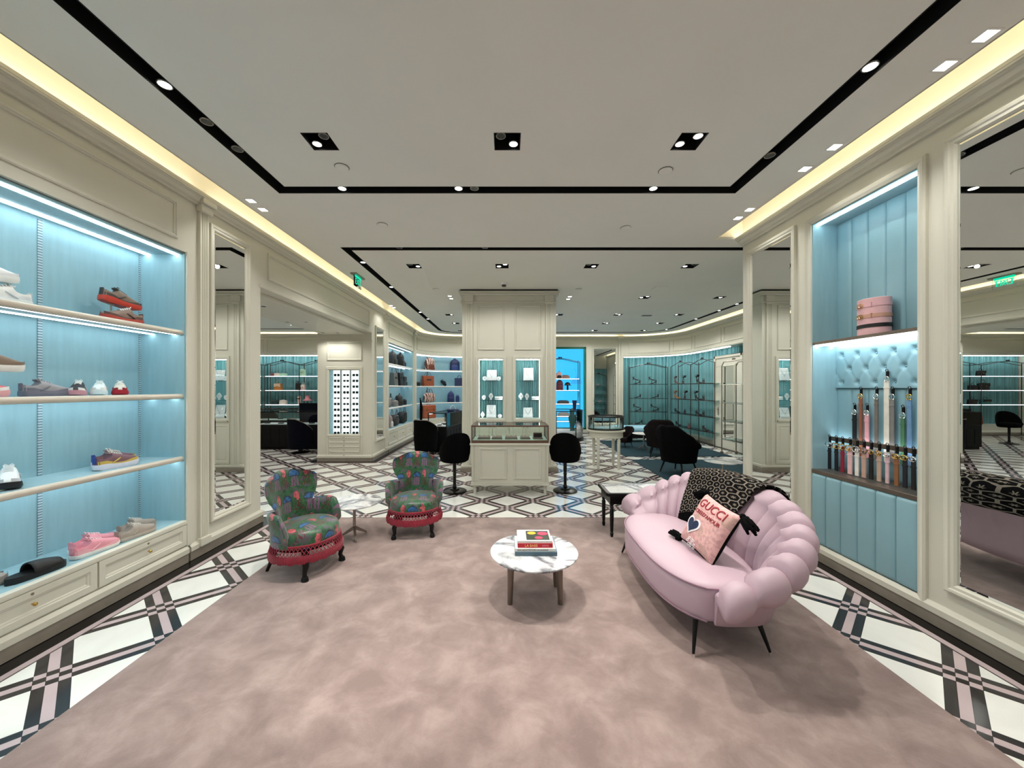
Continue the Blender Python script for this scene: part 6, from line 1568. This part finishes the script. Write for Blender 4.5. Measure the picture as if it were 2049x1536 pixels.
# ------------------------------------------------------------------ right area seating and displays
t = thing('daybed', 'light blue upholstered daybed in front of the shoe racks', 'sofa', (3.75, 11.2, .012))
MB().box(-.6, -.32, .25, .6, .32, .44).build('seat', mcol(150, 200, 222), t, smooth=0, bevel=.07); MB().box(-.5, -.28, .10, .5, .28, .25).build('base', 'black_matte', t, smooth=0)
for x in (-.5, .5):
    for y in (-.24, .24): MB().cyl((x, y, 0), (x*.96, y, .12), .018, .025, 10).build('leg', 'black_gloss', t)
def wing_chair(label, loc, rz, m, s=1):
    t = thing('lounge_chair', label, 'armchair', loc, math.radians(rz)); t.scale = (s,)*3
    MB().lathe([(.22, .20), (.29, .22), (.30, .34), (.27, .40), (.14, .43), (.001, .435)], 28).build('seat', m, t, smooth=60)
    G = []
    for i in range(33):
        a = math.radians(-30+240*i/32); f = abs(i/16-1); zt_ = .88-.36*max(0, (f-.28)/.72)**.9; k = .03*math.sin(i*PI/4)**2
        G.append([(r*math.cos(a), r*math.sin(a), z) for r, z in ((.25, .22), (.25, .40), (.27, zt_-.05), (.29+k, zt_), (.34+k, zt_), (.365+k, zt_-.05), (.33, .45), (.30, .22))])
    mb = MB().grid(G, closev=True); mb.f.append(list(range(8))); mb.f.append([32*8+j for j in range(8)][::-1]); mb.build('backrest', m, t, smooth=70)
    for sx in (-1, 1):
        for sy in (-1, 1): MB().cyl((sx*.17, sy*.17, .22), (sx*.23, sy*.22, 0), .02, .011, 10).build('leg', 'black_gloss', t)
    return t
wing_chair('large black velvet lounge chair seen from behind on the nearer teal rug', (3.22, 6.95, .012), 120, 'velvet_black', 1.02)
wing_chair('dark patterned lounge chair behind the black one', (3.62, 8.75, .012), 160, 'velvet_print', .98)
wing_chair('small dark patterned chair left of the white round table', (3.18, 10.0, .012), -60, 'velvet_print', .62)
wing_chair('small dark patterned chair right of the white round table', (4.05, 9.6, .012), 60, 'velvet_print', .66)
# oval showcase on turned legs
t = thing('oval_showcase', 'oval glass showcase on a cream table with turned legs right of the column', 'display case', (1.98, 7.42, 0))
def ov(mb, rings): return mb.lathe(rings, 36, sx=.37, sy=.30)
ov(MB(), [(1.0, .735), (1.02, .74), (1.02, .765), (.98, .772)]).build('tabletop', 'cream', t, smooth=40)
ov(MB(), [(.90, .62), (.90, .735)]).build('apron', 'cream', t, smooth=40)
for x, y in ((-.20, -.19), (.20, -.19), (-.20, .19), (.20, .19)):
    MB().lathe([(.014, 0), (.02, .015), (.024, .05), (.03, .40), (.032, .58), (.022, .60), (.038, .62), (.038, .66)], 14, c=(x, y)).build('leg', 'cream', t)
for z0, z1 in ((.772, .80), (1.02, 1.05)):
    MB().lathe([(.97, z0), (.97, z1), (.91, z1), (.91, z0), (.97, z0)], 36, sx=.37, sy=.30, cap=False).build('case_rim', 'gunmetal', t, smooth=30)
MB().lathe([(.94, .80), (.94, 1.02)], 36, sx=.37, sy=.30, cap=False).build('glass_pane', 'glass', t, smooth=40, fix=False)
MB().lathe([(.93, 1.035), (0, 1.036)], 36, sx=.37, sy=.30, cap=False).build('glass_top', 'glass', t, smooth=40, fix=False)
for a in (35, 90, 145, 215, 270, 325):
    c, s_ = math.cos(math.radians(a)), math.sin(math.radians(a)); MB().cyl((c*.348, s_*.282, .79), (c*.348, s_*.282, 1.03), .009, .009, 8).build('post', 'gunmetal', t)
ov(MB(), [(.88, .80), (.88, .81)]).build('case_bed', mcol(150, 190, 196), t, smooth=40)
for k, (x, y) in enumerate(((-.15, .02), (-.02, -.05), (.1, .04), (.2, -.03))):
    t = thing('bracelet', 'silver bangle %s in the oval showcase' % ['at the left', 'left of the middle', 'right of the middle', 'at the right'][k], 'bracelet', (1.98+x, 7.42+y, .811), 0, 'bangles in the oval showcase')
    MB().tube([(.035*math.cos(a*PI/8), 0, .038+.035*math.sin(a*PI/8)) for a in range(16)], .006, 6, closed=True).build('bangle', 'silver', t); MB().box(-.03, -.02, 0, .03, .02, .006).build('pad', 'display_white', t, smooth=0)

# window display: rack with bags, low glass plinth with black posts
rack('white-shelved metal rack of bags and hats in front of the blue window', (1.15, 12.75), (2.5, 12.75), (.45, .62, 1.05, 1.52, 1.92), 2.62, 1, .3, 'gunmetal', 'white_gloss', True)
g5 = 'accessories on the window rack'
def wx(px, y=12.85): return (px-VX)/F*y
for kind, lab, px, z, w, d, h, m, m2 in (('pack', 'pink bag on the upper window rack shelf', 1119, 1.921, .22, .16, .24, (206, 160, 156), BK), ('pouch', 'brown flat bag on the upper window rack shelf', 1132, 1.921, .28, .14, .13, (132, 104, 96), BK), ('pack', 'burgundy backpack on the window rack', 1120, 1.521, .24, .18, .36, (92, 20, 36), (80, 16, 30)),
                                       ('pouch', 'long dark case on the window rack', 1127, 1.051, .42, .16, .12, (60, 58, 62), BK), ('pouch', 'grey box bag on a low window rack shelf', 1128, .621, .40, .16, .14, (150, 140, 138), BK)):
    bag(kind, lab, (wx(px), 12.88, z), 0, w, d, h, m, m2, g5)
t = thing('cap', 'black cap on a short stand on the window rack', 'hat', (wx(1136), 12.88, 1.52)); MB().cyl((0, 0, 0), (0, 0, .17), .035, .03, 10).build('stand', 'black_matte', t)
MB().lathe([(.1, .17), (.1, .21), (.075, .26), (.03, .28), (0, .285)], 16).build('crown', mcol(30, 34, 40), t, smooth=60); MB().lathe([(.14, .165), (.14, .175), (.09, .18)], 16, c=(0, -.03)).build('brim', mcol(30, 34, 40), t)
t = thing('corner_showcase', 'low curved glass showcase with black posts in front of the window', 'display case', (1.75, 11.5, 0))
MB().lathe([(.62, 0), (.62, .10), (.60, .12)], 32).build('plinth', 'black_gloss', t, smooth=30); MB().lathe([(.58, .12), (.58, .26), (.55, .28)], 32).build('bed', 'display_white', t, smooth=30)
MB().lathe([(.60, .90), (.60, .925), (.57, .925), (.57, .90), (.60, .90)], 32, cap=False).build('top_rim', 'black_gloss', t, smooth=30)
MB().lathe([(.585, .12), (.585, .90)], 32, cap=False).build('glass_pane', 'glass', t, smooth=40, fix=False)
for a in (-60, 0, 60, 120, 180, 240): MB().cyl((.585*math.cos(math.radians(a)), .585*math.sin(math.radians(a)), .10), (.585*math.cos(math.radians(a)), .585*math.sin(math.radians(a)), .91), .014, .014, 8).build('post', 'black_gloss', t)
t = thing('vase', 'dark blue tapered vase standing on the showcase post by the window', 'vase', (2.02, 11.1, .925)); MB().lathe([(.05, 0), (.045, .02), (.06, .2), (.075, .30), (.065, .305), (.05, .2)], 18).build('body', mcol(26, 36, 84, .3), t, smooth=60)
MB().lathe([(.066, .296), (.001, .296)], 18, cap=False).build('rim', mcol(20, 28, 66, .3), t)
t = thing('bust', 'dark green mannequin bust inside the corner showcase', 'statue', (2.02, 11.45, .281)); MB().lathe([(.09, 0), (.08, .03), (.05, .1), (.11, .28), (.13, .42), (.06, .52), (.075, .58), (.07, .66), (.01, .70)], 18, sy=.8).build('figure', mcol(40, 84, 84), t, smooth=60)
